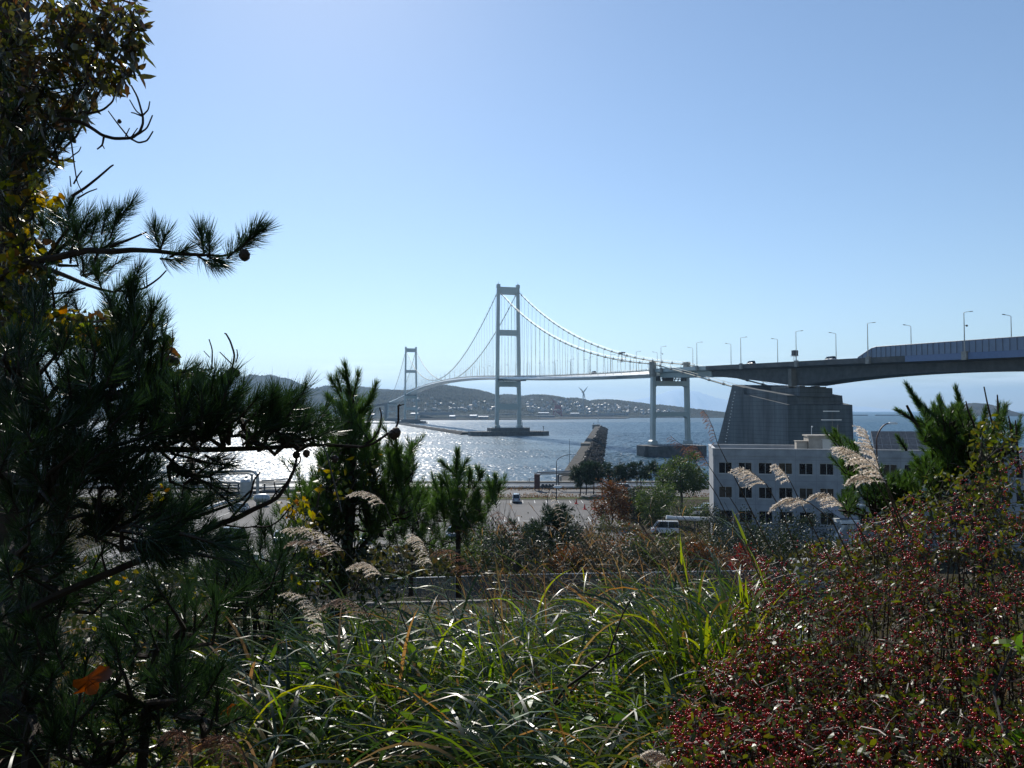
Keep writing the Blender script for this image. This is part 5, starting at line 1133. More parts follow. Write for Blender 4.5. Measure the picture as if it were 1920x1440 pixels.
# ---- tall pine at the left edge (trunk, upper boughs)
p1 = Pine('pine_tree', 'tall dark pine at the left edge with a bough reaching right against the sky', at(20, 1500, 4.4))
branch(p1.w, [(20,1500),(28,1200),(35,900),(28,600),(22,300),(28,0),(30,-160)], 4.4, .13, .07, n=4, sides=10)
branch(p1.w, [(25,560),(0,518),(38,492),(102,484),(163,469),(210,472),(248,468.5),(291,470.5),(335,476),(385,478.5)], [4.3,4.0,3.8,3.6,3.5,3.4,3.4,3.35,3.3,3.3], .022, .007)
branch(p1.w, [(60,495),(100,508),(130,520),(158,532),(190,543),(215,548)], [3.7,3.6,3.5,3.45,3.4,3.4], .013, .006)
branch(p1.w, [(0,556),(40,553),(90,552),(125,548),(160,540)], 3.7, .007, .004); branch(p1.w, [(205,463),(240,450),(275,435)], 3.4, .007, .004)
branch(p1.w, [(385,478),(420,480),(450,468)], 3.3, .006, .004)
for a, b_, Y, c_ in (((383,478),(376,432),3.3,150),((393,480),(392,440),3.25,110),((425,485),(455,458),3.25,140),((450,468),(482,428),3.2,160),((462,455),(492,432),3.2,110),((388,480),(412,492),3.3,120),((370,480),(400,497),3.35,90),((300,470),(290,428),3.35,140),((300,470),(310,440),3.3,70),((318,482),(345,470),3.3,100),((300,485),(335,488),3.35,90),
                     ((205,450),(222,405),3.4,120),((212,420),(246,382),3.4,130),((190,440),(200,400),3.45,120),((170,450),(180,415),3.5,110),((150,470),(140,420),3.5,100),((128,430),(132,378),3.6,150),((120,445),(108,405),3.7,120),((95,455),(80,420),3.7,100),((185,470),(212,455),3.45,100),((150,450),(165,425),3.5,100),
                     ((215,548),(240,530),3.35,90),((235,560),(262,502),3.3,140),((190,540),(178,505),3.4,90),((250,600),(253,540),3.3,170),((240,620),(246,560),3.3,160),((250,645),(258,590),3.2,150),((225,640),(228,585),3.3,150),((215,600),(205,560),3.35,110),((262,640),(300,640),3.3,60),
                     ((60,440),(50,395),3.8,90),((120,590),(130,560),3.9,70),((150,590),(140,570),3.9,70),((92,592),(88,565),3.9,60),((300,690),(308,640),3.2,110),((280,700),(285,645),3.2,110)):
    p1.shoot(a, b_, Y, cnt=int(c_ * 1.5))
for cx, cy, rx, ry, n in ((90,470,70,55,22),(40,420,45,50,14),(60,270,60,60,26),(40,330,45,40,14),(110,205,50,35,12),(180,500,50,30,10),(215,620,40,45,16),(15,200,30,120,14),(120,250,25,20,5)):
    p1.mass(cx, cy, rx, ry, 3.6, 4.6, n, ang=(30, 130))
# bare and dead twigs against the sky
for pts, r0, r1 in ((((110,222),(150,228),(172,240),(192,254),(215,260),(247,259),(262,248),(268,232),(268,218),(258,182),(246,160)),.010,.0035),(((268,218),(255,208),(243,187)),.004,.0025),(((268,216),(278,206),(281,190)),.004,.0025),(((266,218),(252,212),(246,211)),.0035,.0025),
                     (((247,258),(262,250),(276,240),(286,216)),.005,.003),(((245,260),(260,268),(276,264),(287,246)),.005,.003),(((240,256),(222,234),(203,208)),.004,.0025),(((195,255),(192,272),(182,280)),.005,.003),(((192,272),(196,279)),.003,.002),(((235,256),(243,240)),.003,.002),(((247,256),(258,240)),.003,.002),
                     (((150,210),(175,212),(195,205),(212,190),(218,165),(224,155),(235,138)),.006,.002),(((125,228),(133,260),(138,300),(144,340),(155,362)),.004,.002),(((136,292),(148,284),(152,275)),.003,.002),(((110,300),(125,302),(136,292)),.004,.002),
                     (((135,368),(160,352),(185,332),(208,312),(213,309)),.007,.003),(((138,345),(146,330),(154,320)),.004,.0025),(((133,350),(131,330)),.003,.002),(((145,372),(165,360),(182,354)),.004,.0025),
                     (((215,545),(245,546),(270,541),(287,530),(300,520),(312,507)),.006,.003),(((272,540),(268,524)),.003,.002),(((276,540),(274,512)),.003,.002),(((200,512),(215,498),(222,480)),.003,.002),
                     (((60,600),(75,560),(80,522)),.003,.002),(((90,560),(92,530)),.003,.002),(((268,655),(290,640),(310,625),(315,596)),.005,.002),(((255,610),(270,603),(300,602),(316,596)),.003,.0015)):
    branch(p1.w, pts, 3.45, r0, r1, n=4)
p1.cone(224, 223, 3.45, .014); p1.cone(459, 466, 3.2, .035); p1.done()

# ---- spreading pine at lower left with the long bough across the water
p2 = Pine('pine_tree', 'broad dense pine filling the lower left, with a long bough crossing before the harbour', at(60, 1700, 3.6))
branch(p2.w, [(40,1700),(70,1400),(90,1150),(110,950),(130,800)], [3.6,3.6,3.6,3.5,3.5], .07, .03, sides=8)
branch(p2.w, [(110,900),(180,860),(250,842),(330,843),(408,843),(470,841),(525,838),(600,834),(680,838)], [3.5,3.4,3.3,3.2,3.2,3.15,3.1,3.1,3.1], .020, .006)
branch(p2.w, [(640,836),(680,838),(700,832),(725,815),(742,803),(747,790),(747,762),(750,758)], 3.1, .006, .0035); branch(p2.w, [(680,838),(700,824),(714,800),(715,775),(712,764)], 3.1, .004, .0028); branch(p2.w, [(690,830),(712,810)], 3.1, .003, .002)
branch(p2.w, [(745,762),(758,758)], 3.1, .003, .002)
branch(p2.w, [(300,845),(340,880),(380,905),(400,930)], 3.3, .008, .003); branch(p2.w, [(320,850),(370,862),(400,870),(430,872)], 3.2, .007, .003)
branch(p2.w, [(330,700),(345,703),(390,693),(402,690)], 3.2, .005, .003)
for pts, r0, r1 in ((((330,715),(360,722),(385,722),(412,712),(425,698),(436,688),(440,665),(432,640),(424,626),(421,625)),.006,.003),(((436,684),(424,672),(412,660)),.003,.002),(((442,680),(446,668),(444,655)),.003,.002),(((380,715),(395,700),(398,680),(398,655),(392,636)),.004,.0022),(((393,670),(382,658)),.002,.0015),(((330,700),(360,695),(375,690),(400,698)),.004,.002),(((412,712),(430,708),(433,702)),.003,.002),(((405,720),(412,705)),.003,.002),
                    (((316,665),(323,655),(324,618)),.003,.002),(((320,652),(314,640)),.002,.0015),(((455,785),(480,772),(498,755),(503,745)),.005,.004),(((478,772),(470,755),(468,746)),.003,.002),(((455,780),(475,785),(482,778)),.003,.002),(((352,695),(372,686),(378,680)),.004,.002)):
    branch(p2.w, pts, 3.1, r0, r1, n=4)
# leafless dark boughs over the lot
for pts, r0, r1 in ((((40,1150),(120,1110),(240,1060),(330,1020),(409,983),(443,972),(475,955),(505,942),(522,932),(540,905),(552,880),(556,860),(560,842)),.018,.004),(((300,1000),(350,975),(400,958),(450,940),(470,920)),.010,.004),(((430,975),(448,955),(470,930),(476,900),(488,885)),.006,.003),(((475,988),(505,988),(525,975),(545,950)),.004,.003),(((409,983),(460,990),(485,985),(488,960)),.004,.002),(((505,942),(520,920),(545,900)),.004,.002),
                    (((350,975),(340,940),(345,905)),.004,.002),(((400,958),(392,930),(398,905)),.004,.002),(((430,948),(425,925),(432,905)),.004,.002),(((443,972),(430,950)),.003,.002),(((520,932),(516,915),(514,905)),.003,.002),(((552,880),(565,862),(558,846)),.003,.002),(((290,1010),(270,985),(262,960)),.004,.002),(((200,1075),(190,1040),(200,1010)),.005,.002)):
    branch(p2.w, pts, 3.0, r0, r1, n=4)
for cx, cy, rx, ry, Y0, Y1, n, an in ((190,730,95,80,2.9,3.8,58,(50,120)),(235,690,40,40,3.0,3.6,14,(70,110)),(70,740,80,120,2.8,3.8,54,(50,130)),(290,785,60,60,2.9,3.6,32,(40,110)),(350,812,50,34,2.8,3.4,19,(30,110)),(420,800,50,32,2.8,3.3,16,(40,110)),(475,818,62,28,2.8,3.3,17,(10,120)),(540,826,55,18,2.9,3.3,13,(20,130)),(385,775,30,18,2.9,3.3,7,(60,100)),
     (80,900,90,110,2.6,3.6,54,(20,130)),(200,860,100,70,2.7,3.5,36,(0,120)),(300,1010,90,45,2.3,2.9,20,(-20,50)),(200,970,80,60,2.5,3.2,26,(-30,100)),(360,880,60,35,2.8,3.3,12,(-60,60)),(60,1040,80,60,2.6,3.4,20,(10,150)),
     (520,790,40,16,2.9,3.2,6,(60,110)),(70,600,60,50,3.4,4.2,14,(40,130)),(330,960,40,50,4.2,5.0,9,(60,120)),(270,640,40,35,3.2,3.6,10,(60,110)),(30,1180,60,120,3.0,4.0,22,(10,160)),(130,1110,110,60,2.9,3.8,26,(20,150)),(250,1220,80,50,3.2,4.0,14,(30,140)),(60,1300,90,120,2.8,3.6,24,(20,150))):
    p2.mass(cx, cy, rx, ry, Y0, Y1, n, ang=an, slen=.13, cnt=105)
for a, b_, Y, c_ in (((395,740),(402,700),3.0,90),((520,770),(540,745),3.1,80),((535,775),(560,742),3.1,80),((545,800),(585,775),3.05,90),((560,810),(600,790),3.05,80),((250,985),(310,1000),2.4,170),((260,1000),(330,1030),2.35,170),((240,1020),(300,1050),2.4,140),((90,770),(70,720),2.6,150),((60,830),(40,790),2.6,140),((170,730),(150,680),2.7,140),((200,720),(222,660),2.7,150)):
    p2.shoot(a, b_, Y, cnt=c_)
for q in ((323,665),(330,668),(430,692),(444,692),(437,688),(425,700),(380,695),(355,707),(628,852),(575,842),(556,845)): p2.cone(q[0], q[1], 3.05, .022)
p2.cone(743, 800, 3.05, .03); p2.cone(739, 803, 3.05, .03); p2.done()

# ---- dark young pines at the bottom left
p3 = Pine('young_pine', 'young pine tips in deep shade at the bottom left corner', at(250, 1800, 3.2))
branch(p3.w, [(250,1800),(260,1500),(280,1300),(300,1180)], 3.2, .03, .012, sides=7)
for cx, cy, rx, ry, n in ((270,1310,110,70,34),(120,1340,110,90,30),(380,1330,80,60,22),(330,1180,90,60,20),(200,1420,130,50,18)): p3.mass(cx, cy, rx, ry, 2.6, 3.6, n, ang=(30,130), slen=.12, cnt=110)
p3.done()
p4 = Pine('young_pine', 'young green pine right of the bottom left shade, below the white truck', at(470, 1500, 6.0))
branch(p4.w, [(470,1500),(480,1300),(478,1150),(470,1060)], 6.0, .035, .008, sides=7)
for cx, cy, rx, ry, n in ((470,1100,75,60,40),(420,1130,60,45,22),(520,1050,40,40,16),(500,1190,90,60,26),(430,1290,80,90,26),(540,1300,60,80,18),(495,985,14,16,0)): p4.mass(cx, cy, rx, ry, 5.2, 6.6, n, ang=(50,130), slen=.22, cnt=100, L=.11, w=.0032)
p4.shoot((497,1010),(488,978),5.2,cnt=120,L=.08,w=.003); p4.shoot((497,1030),(497,995),5.2,cnt=120,L=.08,w=.003); p4.shoot((512,1010),(505,985),5.2,cnt=60,L=.07,w=.003); p4.done()

# ---- slender young pine in the centre left
p5 = Pine('young_pine', 'slender young pine rising centre-left with forked green top before the far tower', at(600, 1400, 8.0))
branch(p5.w, [(600,1400),(615,1250),(630,1150),(648,1060),(658,960),(660,880),(663,800),(662,760),(655,730),(649,700)], 8.0, .085, .012, sides=8)
branch(p5.w, [(640,1110),(610,1060),(590,1000),(585,930)], 8.0, .035, .01); branch(p5.w, [(648,1060),(700,1000),(740,930),(748,860),(742,820)], 8.2, .03, .01)
kw = dict(L=.10, w=.0042)
for a, b_, c_ in (((656,740),(647,686),230),((652,720),(640,700),90),((640,748),(622,712),170),((640,735),(632,708),80),((662,745),(672,703),170),((655,760),(650,735),120),((678,775),(694,748),150),((690,762),(704,724),180),((672,790),(690,768),120),((640,770),(614,744),150),((652,790),(640,760),120),((632,800),(607,772),130),((665,800),(672,770),120),((668,790),(655,765),110),
                  ((745,850),(722,806),160),((748,870),(742,820),160),((762,880),(770,838),150),((755,900),(748,862),140),((735,870),(728,840),110),((610,830),(600,800),100)): p5.shoot(a, b_, 8.0, cnt=int(c_*1.5), wood=.01, **kw)
for cx, cy, rx, ry, n in ((655,835,48,32,36),(648,880,50,34,34),(640,940,70,50,44),(700,900,45,50,26),(750,890,26,50,20),(600,960,50,60,26),(560,990,40,50,10),(690,980,60,50,24),(745,960,40,40,16),(650,790,24,22,10),(600,1080,60,50,12)): p5.mass(cx, cy, rx, ry, 7.6, 8.8, int(n*1.35), ang=(55,125), slen=.24, cnt=110, **kw)
p5.shoot((560,900),(548,868),7.8,cnt=80,L=.09,w=.004); p5.shoot((545,885),(528,862),7.8,cnt=60,L=.08,w=.004)
p5.done(m='needle_lit')
# ---- small pines right of it
p6 = Pine('young_pine', 'small bright pine with star-shaped top in front of the calm water', at(860, 1120, 13.5))
branch(p6.w, [(860,1120),(859,1000),(857,930),(857,870)], 13.5, .06, .015)
kw = dict(L=.15, w=.0068)
for a, b_, c_ in (((857,905),(857,848),220),((853,880),(858,850),100),((856,892),(830,868),170),((858,892),(874,866),160),((840,915),(826,896),140),((878,915),(881,884),150),((888,915),(904,890),150),((925,930),(928,896),200),((920,925),(915,905),90),((934,925),(938,905),80),((900,900),(896,880),100)): p6.shoot(a, b_, 13.5, cnt=int(c_*1.5), wood=.015, **kw)
for cx, cy, rx, ry, n in ((858,935,34,28,24),(868,975,50,34,34),(925,940,12,16,7),(830,970,30,24,12),(900,960,26,22,10),(855,1010,45,25,16)): p6.mass(cx, cy, rx, ry, 13, 14.4, n, ang=(55,125), slen=.36, cnt=125, **kw)
p6.done(m='needle_lit')
p7 = Pine('young_pine', 'low bushy pine between the two young pines', at(770, 1120, 14.5))
branch(p7.w, [(770,1120),(772,1040),(775,970)], 14.5, .05, .015)
for cx, cy, rx, ry, n in ((785,970,42,30,34),(735,985,40,36,26),(800,1010,40,26,20),(710,1020,40,26,14),(760,940,16,20,7)): p7.mass(cx, cy, rx, ry, 14, 15.4, n, ang=(55,125), slen=.36, cnt=125, **kw)
p7.done(m='needle_lit')
# ---- pine on the right
p8 = Pine('pine_tree', 'wind-blown dark green pine at the right below the viaduct', at(1860, 1300, 7.0))
branch(p8.w, [(1860,1300),(1850,1100),(1838,960),(1825,860),(1812,790)], 7.0, .07, .02, sides=8)
branch(p8.w, [(1838,960),(1780,880),(1745,830),(1715,790),(1700,760)], 7.0, .03, .01); branch(p8.w, [(1845,1000),(1760,950),(1690,920),(1620,880),(1590,850)], 6.8, .03, .008); branch(p8.w, [(1745,830),(1715,790),(1690,775)], 6.9, .015, .007)
kw = dict(L=.060, w=.0034)
for a, b_, c_ in (((1735,775),(1700,722),300),((1728,765),(1708,735),150),((1745,790),(1722,757),220),((1738,800),(1684,770),280),((1770,820),(1715,790),240),((1803,790),(1792,728),260),((1808,780),(1797,740),150),((1766,780),(1762,747),200),((1842,800),(1848,768),180),((1775,800),(1740,770),220),((1700,845),(1683,820),120),((1822,840),(1812,790),200),((1760,800),(1750,760),140)): p8.shoot(a, b_, 7.0, cnt=int(c_*1.9), wood=.012, **kw)
for cx, cy, rx, ry, n, an in ((1780,820,50,35,60,(70,140)),(1785,850,36,28,42,(100,150)),(1820,860,60,50,60,(60,130)),(1765,900,48,28,42,(90,150)),(1680,925,46,16,22,(60,130)),(1600,885,18,34,16,(90,130)),(1700,945,76,26,40,(60,130)),(1640,960,60,30,24,(60,130)),(1800,920,80,50,50,(60,130)),(1880,840,30,60,24,(60,130)),(1592,955,18,16,8,(60,120)),(1575,840,12,12,5,(100,140))): p8.mass(cx, cy, rx, ry, 6.6, 7.6, int(n*1.3), ang=an, slen=.17, cnt=130, **kw)
for pts in (((1880,900),(1872,850),(1862,800),(1852,760),(1845,725)),((1838,850),(1828,800),(1815,770),(1811,752)),((1871,820),(1871,760),(1870,740)),((1900,850),(1895,800),(1891,780)),((1910,880),(1906,820),(1904,788))): branch(p8.w, pts, 6.6, .011, .005, n=3)
p8.done(m='needle_lit')

# ---- broadleaf tree with browning leaves at the upper left
M['leaf_brown'] = leafmat('browning_leaves', [(0.035, 0.03, 0.012), (0.05, 0.055, 0.012), (0.075, 0.085, 0.012), (0.045, 0.035, 0.012), (0.08, 0.04, 0.012)], .42, .30, spec=.45)
M['leaf_yellow'] = leafmat('yellow_leaves', [(0.14, 0.16, 0.015), (0.22, 0.16, 0.012), (0.09, 0.13, 0.015), (0.20, 0.09, 0.01)], .45, .42, spec=.4)
M['leaf_bright'] = leafmat('fresh_leaves', [(0.05, 0.12, 0.015), (0.08, 0.16, 0.02), (0.12, 0.15, 0.02)], .4, .35, spec=.4)
def leafy(name, label, cat, base, zones, m, L, Wd, twig=.003, group=None, parts='leaves', down=-.5, seed=3, bark='bark_d'):
    """leaf clusters inside image ellipses at given depths, each hung on twigs"""
    r = np.random.default_rng(seed); o = np.array(base, float); root = empty(name, base, label, cat, group); lf = MB(); w = MB()
    for (cx, cy, rx, ry, Y0, Y1, n) in zones:
        a = r.random(n) * 6.28; d = r.random(n) ** .5; x = cx + rx * d * np.cos(a); y = cy + ry * d * np.sin(a); Y = Y0 + (Y1 - Y0) * r.random(n)
        P = np.array([at(x[i], y[i], Y[i]) for i in range(n)]) - o; D = r.normal(0, .6, (n, 3)) + (0.25, 0, down)
        leaves(lf, P, D, L * (.6 + .7 * r.random(n)), Wd * (.6 + .6 * r.random(n)), droop=.25, r=r)
        hub = at(cx - rx * .5, cy + ry * .4, (Y0 + Y1) / 2) - o
        for i in range(0, n, 9): w.tube([hub + r.normal(0, .02, 3), (hub + P[i]) / 2 + r.normal(0, .025, 3), P[i]], [twig * 1.6, twig, twig * .5], 4)
    for z0, z1 in zip(zones[:-1], zones[1:]):
        h0_, h1_ = [at(z[0] - z[2] * .5, z[1] + z[3] * .4, (z[4] + z[5]) / 2) - o for z in (z0, z1)]; w.tube([h0_, (h0_ + h1_) / 2 + (0, .1, -.03), h1_], [twig * 2, twig * 2, twig * 1.6], 5)
    lf.build(parts, M[m], root); w.build('twigs', M[bark], root); return root
leafy('broadleaf_tree', 'broadleaf tree with browning leaves in the upper left corner', 'tree', at(-60, 700, 4.0), [(60,60,110,90,3.4,4.2,480),(165,50,85,75,3.3,3.9,270),(215,45,52,90,3.2,3.7,150),(120,150,95,55,3.4,4.0,230),(190,140,56,36,3.3,3.7,90),(40,200,60,60,3.5,4.2,190),(110,215,50,30,3.4,3.9,80),(60,290,60,50,3.5,4.2,90),(30,360,40,60,3.6,4.2,60),(255,40,16,40,3.3,3.5,40),(240,135,22,14,3.3,3.5,20),(250,80,22,30,3.3,3.5,30)], 'leaf_brown', .070, .026, seed=5, down=-.75)
leafy('vine', 'yellow-green climbing leaves beside the tall pine at left', 'vine', at(-60, 900, 4.0), [(45,350,45,25,3.5,3.9,50),(80,375,30,20,3.5,3.8,25),(30,450,40,50,3.6,4.0,60),(60,500,50,40,3.6,4.0,50),(90,600,80,24,3.3,3.8,110),(150,625,60,22,3.2,3.7,60),(30,640,40,30,3.3,3.8,40),(15,560,25,30,3.5,3.9,30),(275,600,12,6,3.3,3.4,4)], 'leaf_yellow', .055, .038, seed=6)
leafy('vine', 'browned leaves hanging under the yellow-green vine at left', 'vine', at(-60, 940, 4.0), [(50,480,55,50,3.6,4.1,60),(60,530,50,25,3.7,4.1,35),(180,600,60,20,3.3,3.7,60),(310,680,20,35,3.2,3.4,50),(350,705,10,8,3.1,3.2,6),(30,580,40,30,3.5,4,40)], 'leaf_brown', .055, .036, seed=8)
leafy('vine', 'scattered yellow leaves low in the shade at the left', 'vine', at(60, 1300, 4.0), [(290,1010,40,20,3.4,3.8,10),(300,930,30,30,3.4,3.8,8),(170,1060,60,25,3,3.5,8),(60,1050,50,20,3,3.5,8),(250,1100,120,40,4,5,22),(200,1200,90,50,4,5,20),(370,1130,90,40,5,6,30),(140,1240,60,30,4,5,14)], 'leaf_yellow', .042, .026, seed=9)
leafy('leafy_shrub', 'shrub with yellow and orange leaves beside the slender young pine', 'bush', at(590, 1350, 7.4), [(556,960,30,36,7,7.4,70),(590,1000,50,50,7,7.8,36),(620,900,40,40,7,7.6,26),(600,1060,60,50,7,7.8,40),(560,1110,50,60,7,7.8,50),(690,870,30,40,7.4,7.9,14)], 'leaf_yellow', .085, .05, seed=10)
leafy('leafy_shrub', 'dark green leafy shrub under the slender young pine', 'bush', at(640, 1420, 7.8), [(600,1020,80,70,7.4,8.6,420),(660,960,60,80,7.6,8.6,300),(560,1150,90,80,7,8.4,300),(700,1080,70,60,7.6,8.6,240)], 'leaf_dark', .08, .045, seed=11)
# two large fallen orange leaves caught in the pine
for (px, py, Y, L_, az_, lab) in ((168, 1278, 1.7, .072, 200, 'large orange leaf caught in the dark pine at the bottom left'), (425, 1335, 3.2, .07, 250, 'smaller orange leaf caught low in the shade'), ):
    b = MB(); o = at(px, py, Y); r = np.random.default_rng(3)
    ang = np.linspace(0, 2 * pi, 26, endpoint=False); rad = .82 + .30 * np.cos(3 * ang + .6) * np.cos(ang * 2) + .16 * np.abs(np.sin(4 * ang)) + .05 * r.normal(0, 1, 26)
    v = [(0, 0, .006)] + [(L_ * .6 * rad[i] * math.cos(a), (.014 * math.sin(2 * a) + .006 * math.sin(5 * a)), L_ * .36 * rad[i] * math.sin(a) + .02 * math.cos(a)) for i, a in enumerate(ang)]
    b.add(v, [(0, 1 + i, 1 + (i + 1) % 26) for i in range(26)]); b.tube([(L_*.3, -.004, L_*.1), (-L_*.1, -.003, -L_*.2), (-L_*.2, .004, -L_*.65)], .0011, 4)
    for q_ in (.5, 1.6, 2.6, 4.4, 5.6): b.tube([(0, -.003, .004), (L_*.36*math.cos(q_), -.005, L_*.24*math.sin(q_))], .0006, 3)
    q = b.build('autumn_leaf', M['leaf_orange'] if 'leaf_orange' in M else M.setdefault('leaf_orange', leafmat('orange_leaf', [(0.11, 0.030, 0.004), (0.14, 0.045, 0.005)], .5, .35)), None, smooth=True); q.location = [float(c__) for c__ in o]; tag(q, lab, 'leaf')

# ---- tall grass -------------------------------------------------------------------------
M['grass'] = leafmat('silver_grass_blades', [(0.008, 0.020, 0.006), (0.018, 0.042, 0.010), (0.09, 0.15, 0.014), (0.02, 0.045, 0.012), (0.010, 0.025, 0.008), (0.12, 0.16, 0.016)], 0.33, 0.30, spec=.65)
M['grass_dry'] = leafmat('dry_grass_blades', [(0.22, 0.12, 0.03), (0.18, 0.14, 0.05), (0.12, 0.08, 0.04), (0.26, 0.16, 0.05)], 0.35, 0.35, spec=.5)
M['grass_b'] = leafmat('sunlit_grass_blades', [(0.07, 0.13, 0.012), (0.12, 0.18, 0.016), (0.05, 0.10, 0.012), (0.17, 0.18, 0.018)], 0.38, 0.48, spec=.6)
M['stem'] = mat('grass_stem', (0.07, 0.05, 0.03), .5, var=.4, scale=6)
r = np.random.default_rng(31)
def ground_at(px, Y): X = pX(px, Y); return np.array([X, Y, float(ground_z(X, Y))])
def clump(zone, n, label, seed, L=(.45, .95), w=(.010, .024), dry=.10, hmax=.82, bright=.15, el=78, cu=(1.1, 1.5)):
    r = np.random.default_rng(seed); px = zone[0] + (zone[1] - zone[0]) * r.random(n); Y = zone[2] + (zone[3] - zone[2]) * r.random(n); X = (px - 960) / FPX * Y
    base = np.stack([X, Y, ground_z(X, Y)], 1); st = r.random(n); hh = hmax * (0.25 + .75 * r.random(n)) * (1 - .25 * (Y < 4.2))
    az = r.random(n) * 6.28; az = np.where(r.random(n) < .45, R(180) + r.normal(0, .6, n), az)
    P = base + np.stack([0.12 * hh * np.cos(az), 0.12 * hh * np.sin(az), hh], 1)
    b = MB(); kd = r.random(n) < dry
    kb = ~kd & (r.random(n) < bright)
    for sel, k in ((~kd & ~kb, 0), (kd, 1), (kb, 3)):
        m_ = int(sel.sum()); blades(b, P[sel], az[sel], L[0] + (L[1] - L[0]) * r.random(m_), w[0] + (w[1] - w[0]) * r.random(m_), R(el) - .5 * r.random(m_), cu[0] + cu[1] * r.random(m_), seg=9, r=r, mat_=k, twist=.7)
    for i in range(0, n, 4): b.tube([base[i], (base[i] + P[i]) / 2, P[i]], [.004, .0035, .003], 4, mat=2)
    return tag(b.build('tall_grass', [M['grass'], M['grass_dry'], M['stem'], M['grass_b']], smooth=True), label, kind='stuff')
clump((560, 1440, 4.6, 7.0), 2200, 'tall arching silver grass glinting in the sun', 32)
clump((480, 1000, 3.6, 5.0), 900, 'tall grass in the lower centre', 33, hmax=.62, bright=.16)
clump((900, 1420, 3.4, 4.8), 1000, 'tall grass at the bottom right of centre', 34, hmax=.6, bright=.14)
clump((1180, 1460, 5.0, 6.6), 700, 'tall grass at the edge of the berry bushes', 35, hmax=1.05)
clump((480, 760, 5.4, 7.5), 700, 'grass below the slender pine', 36, hmax=.6)
clump((300, 560, 3.4, 6), 500, 'sparse grass in the left shade', 37, hmax=.7, dry=.25)
clump((1000, 1500, 6.5, 9.5), 700, 'taller grass behind the clump', 38, hmax=.7, dry=.3, L=(.4,.8))
clump((-100, 560, 2.6, 5), 900, 'shaded grass at the far left', 39, hmax=.5, dry=.2)
clump((640, 1430, 4.4, 6.2), 520, 'upright sunlit blades standing in the grass clump', 40, hmax=.72, bright=.42, el=92, cu=(.2, .9), L=(.35,.75), w=(.010,.020))
clump((1240, 1430, 4.4, 5.6), 420, 'taller blades against the berry bushes', 41, hmax=1.05, bright=.35, el=85, cu=(.5, 1.5), L=(.4,.8))
clump((900, 1300, 5.5, 7.5), 260, 'long arching blades rising over the clump', 42, hmax=1.0, bright=.3, el=82, cu=(.8, 1.4), L=(.6,1.0), dry=.2)
clump((540, 1420, 8.5, 17), 1500, 'dry mixed grass on the slope below the fence', 43, hmax=.62, dry=.5, bright=.05, L=(.4,.8), w=(.014,.030))
clump((820, 1330, 6.0, 9.0), 160, 'tall dry stalks rising behind the clump', 44, hmax=1.25, dry=.8, el=88, cu=(.3,1.2), L=(.4,.8), w=(.007,.014))
# broad low leaves within the grass
b = MB(); n = 1200; px = 500 + 950 * r.random(n); Y = 3.6 + 3.0 * r.random(n); X = (px - 960) / FPX * Y; P = np.stack([X, Y, ground_z(X, Y) + .15 + .75 * r.random(n)], 1)
leaves(b, P, r.normal(0, .7, (n, 3)) + (0, 0, .15), .06 + .07 * r.random(n), .022 + .016 * r.random(n), r=r, up=.8); tag(b.build('herb_leaves', M['leaf_bright']), 'broad fresh leaves among the tall grass', kind='stuff')
# low dark cover on the ground
b = MB(); n = 14000; px = -200 + 2300 * r.random(n); Y = 2.2 + 7 * r.random(n) ** 1.2; X = (px - 960) / FPX * Y; P = np.stack([X, Y, ground_z(X, Y) + .02 + .22 * r.random(n)], 1)
leaves(b, P, r.normal(0, 1, (n, 3)) + (0, 0, .3), .05 + .06 * r.random(n), .02 + .02 * r.random(n), r=r, up=1.2); tag(b.build('ground_cover', M['leaf_olive']), 'low leafy ground cover', kind='stuff')
# thin dry stems leaning left in front of the lot
b = MB(); n = 260
for i in range(n):
    px = 960 + 560 * r.random(); Y = 7 + 5 * r.random(); g0 = ground_at(px + 60, Y); tx = px - 40 - 140 * r.random(); ty = 935 + 150 * r.random() ** .8
    tp = at(tx, ty, Y); md = (g0 + tp) / 2 + (0.06, 0, .08); b.tube([g0, md, tp], [.0055, .0042, .0022], 4)
    for _ in range(5):
        f = .55 + .42 * r.random(); q = g0 + (tp - g0) * f; blades(b, q[None], np.array([r.random() * 6.28]), .16 + .2 * r.random(), .006, 1.0, 2.2, seg=4, r=r, mat_=1)
tag(b.build('dry_stems', [M['stem'], M['grass_dry']]), 'thin brown grass stems leaning left above the clump', kind='stuff')

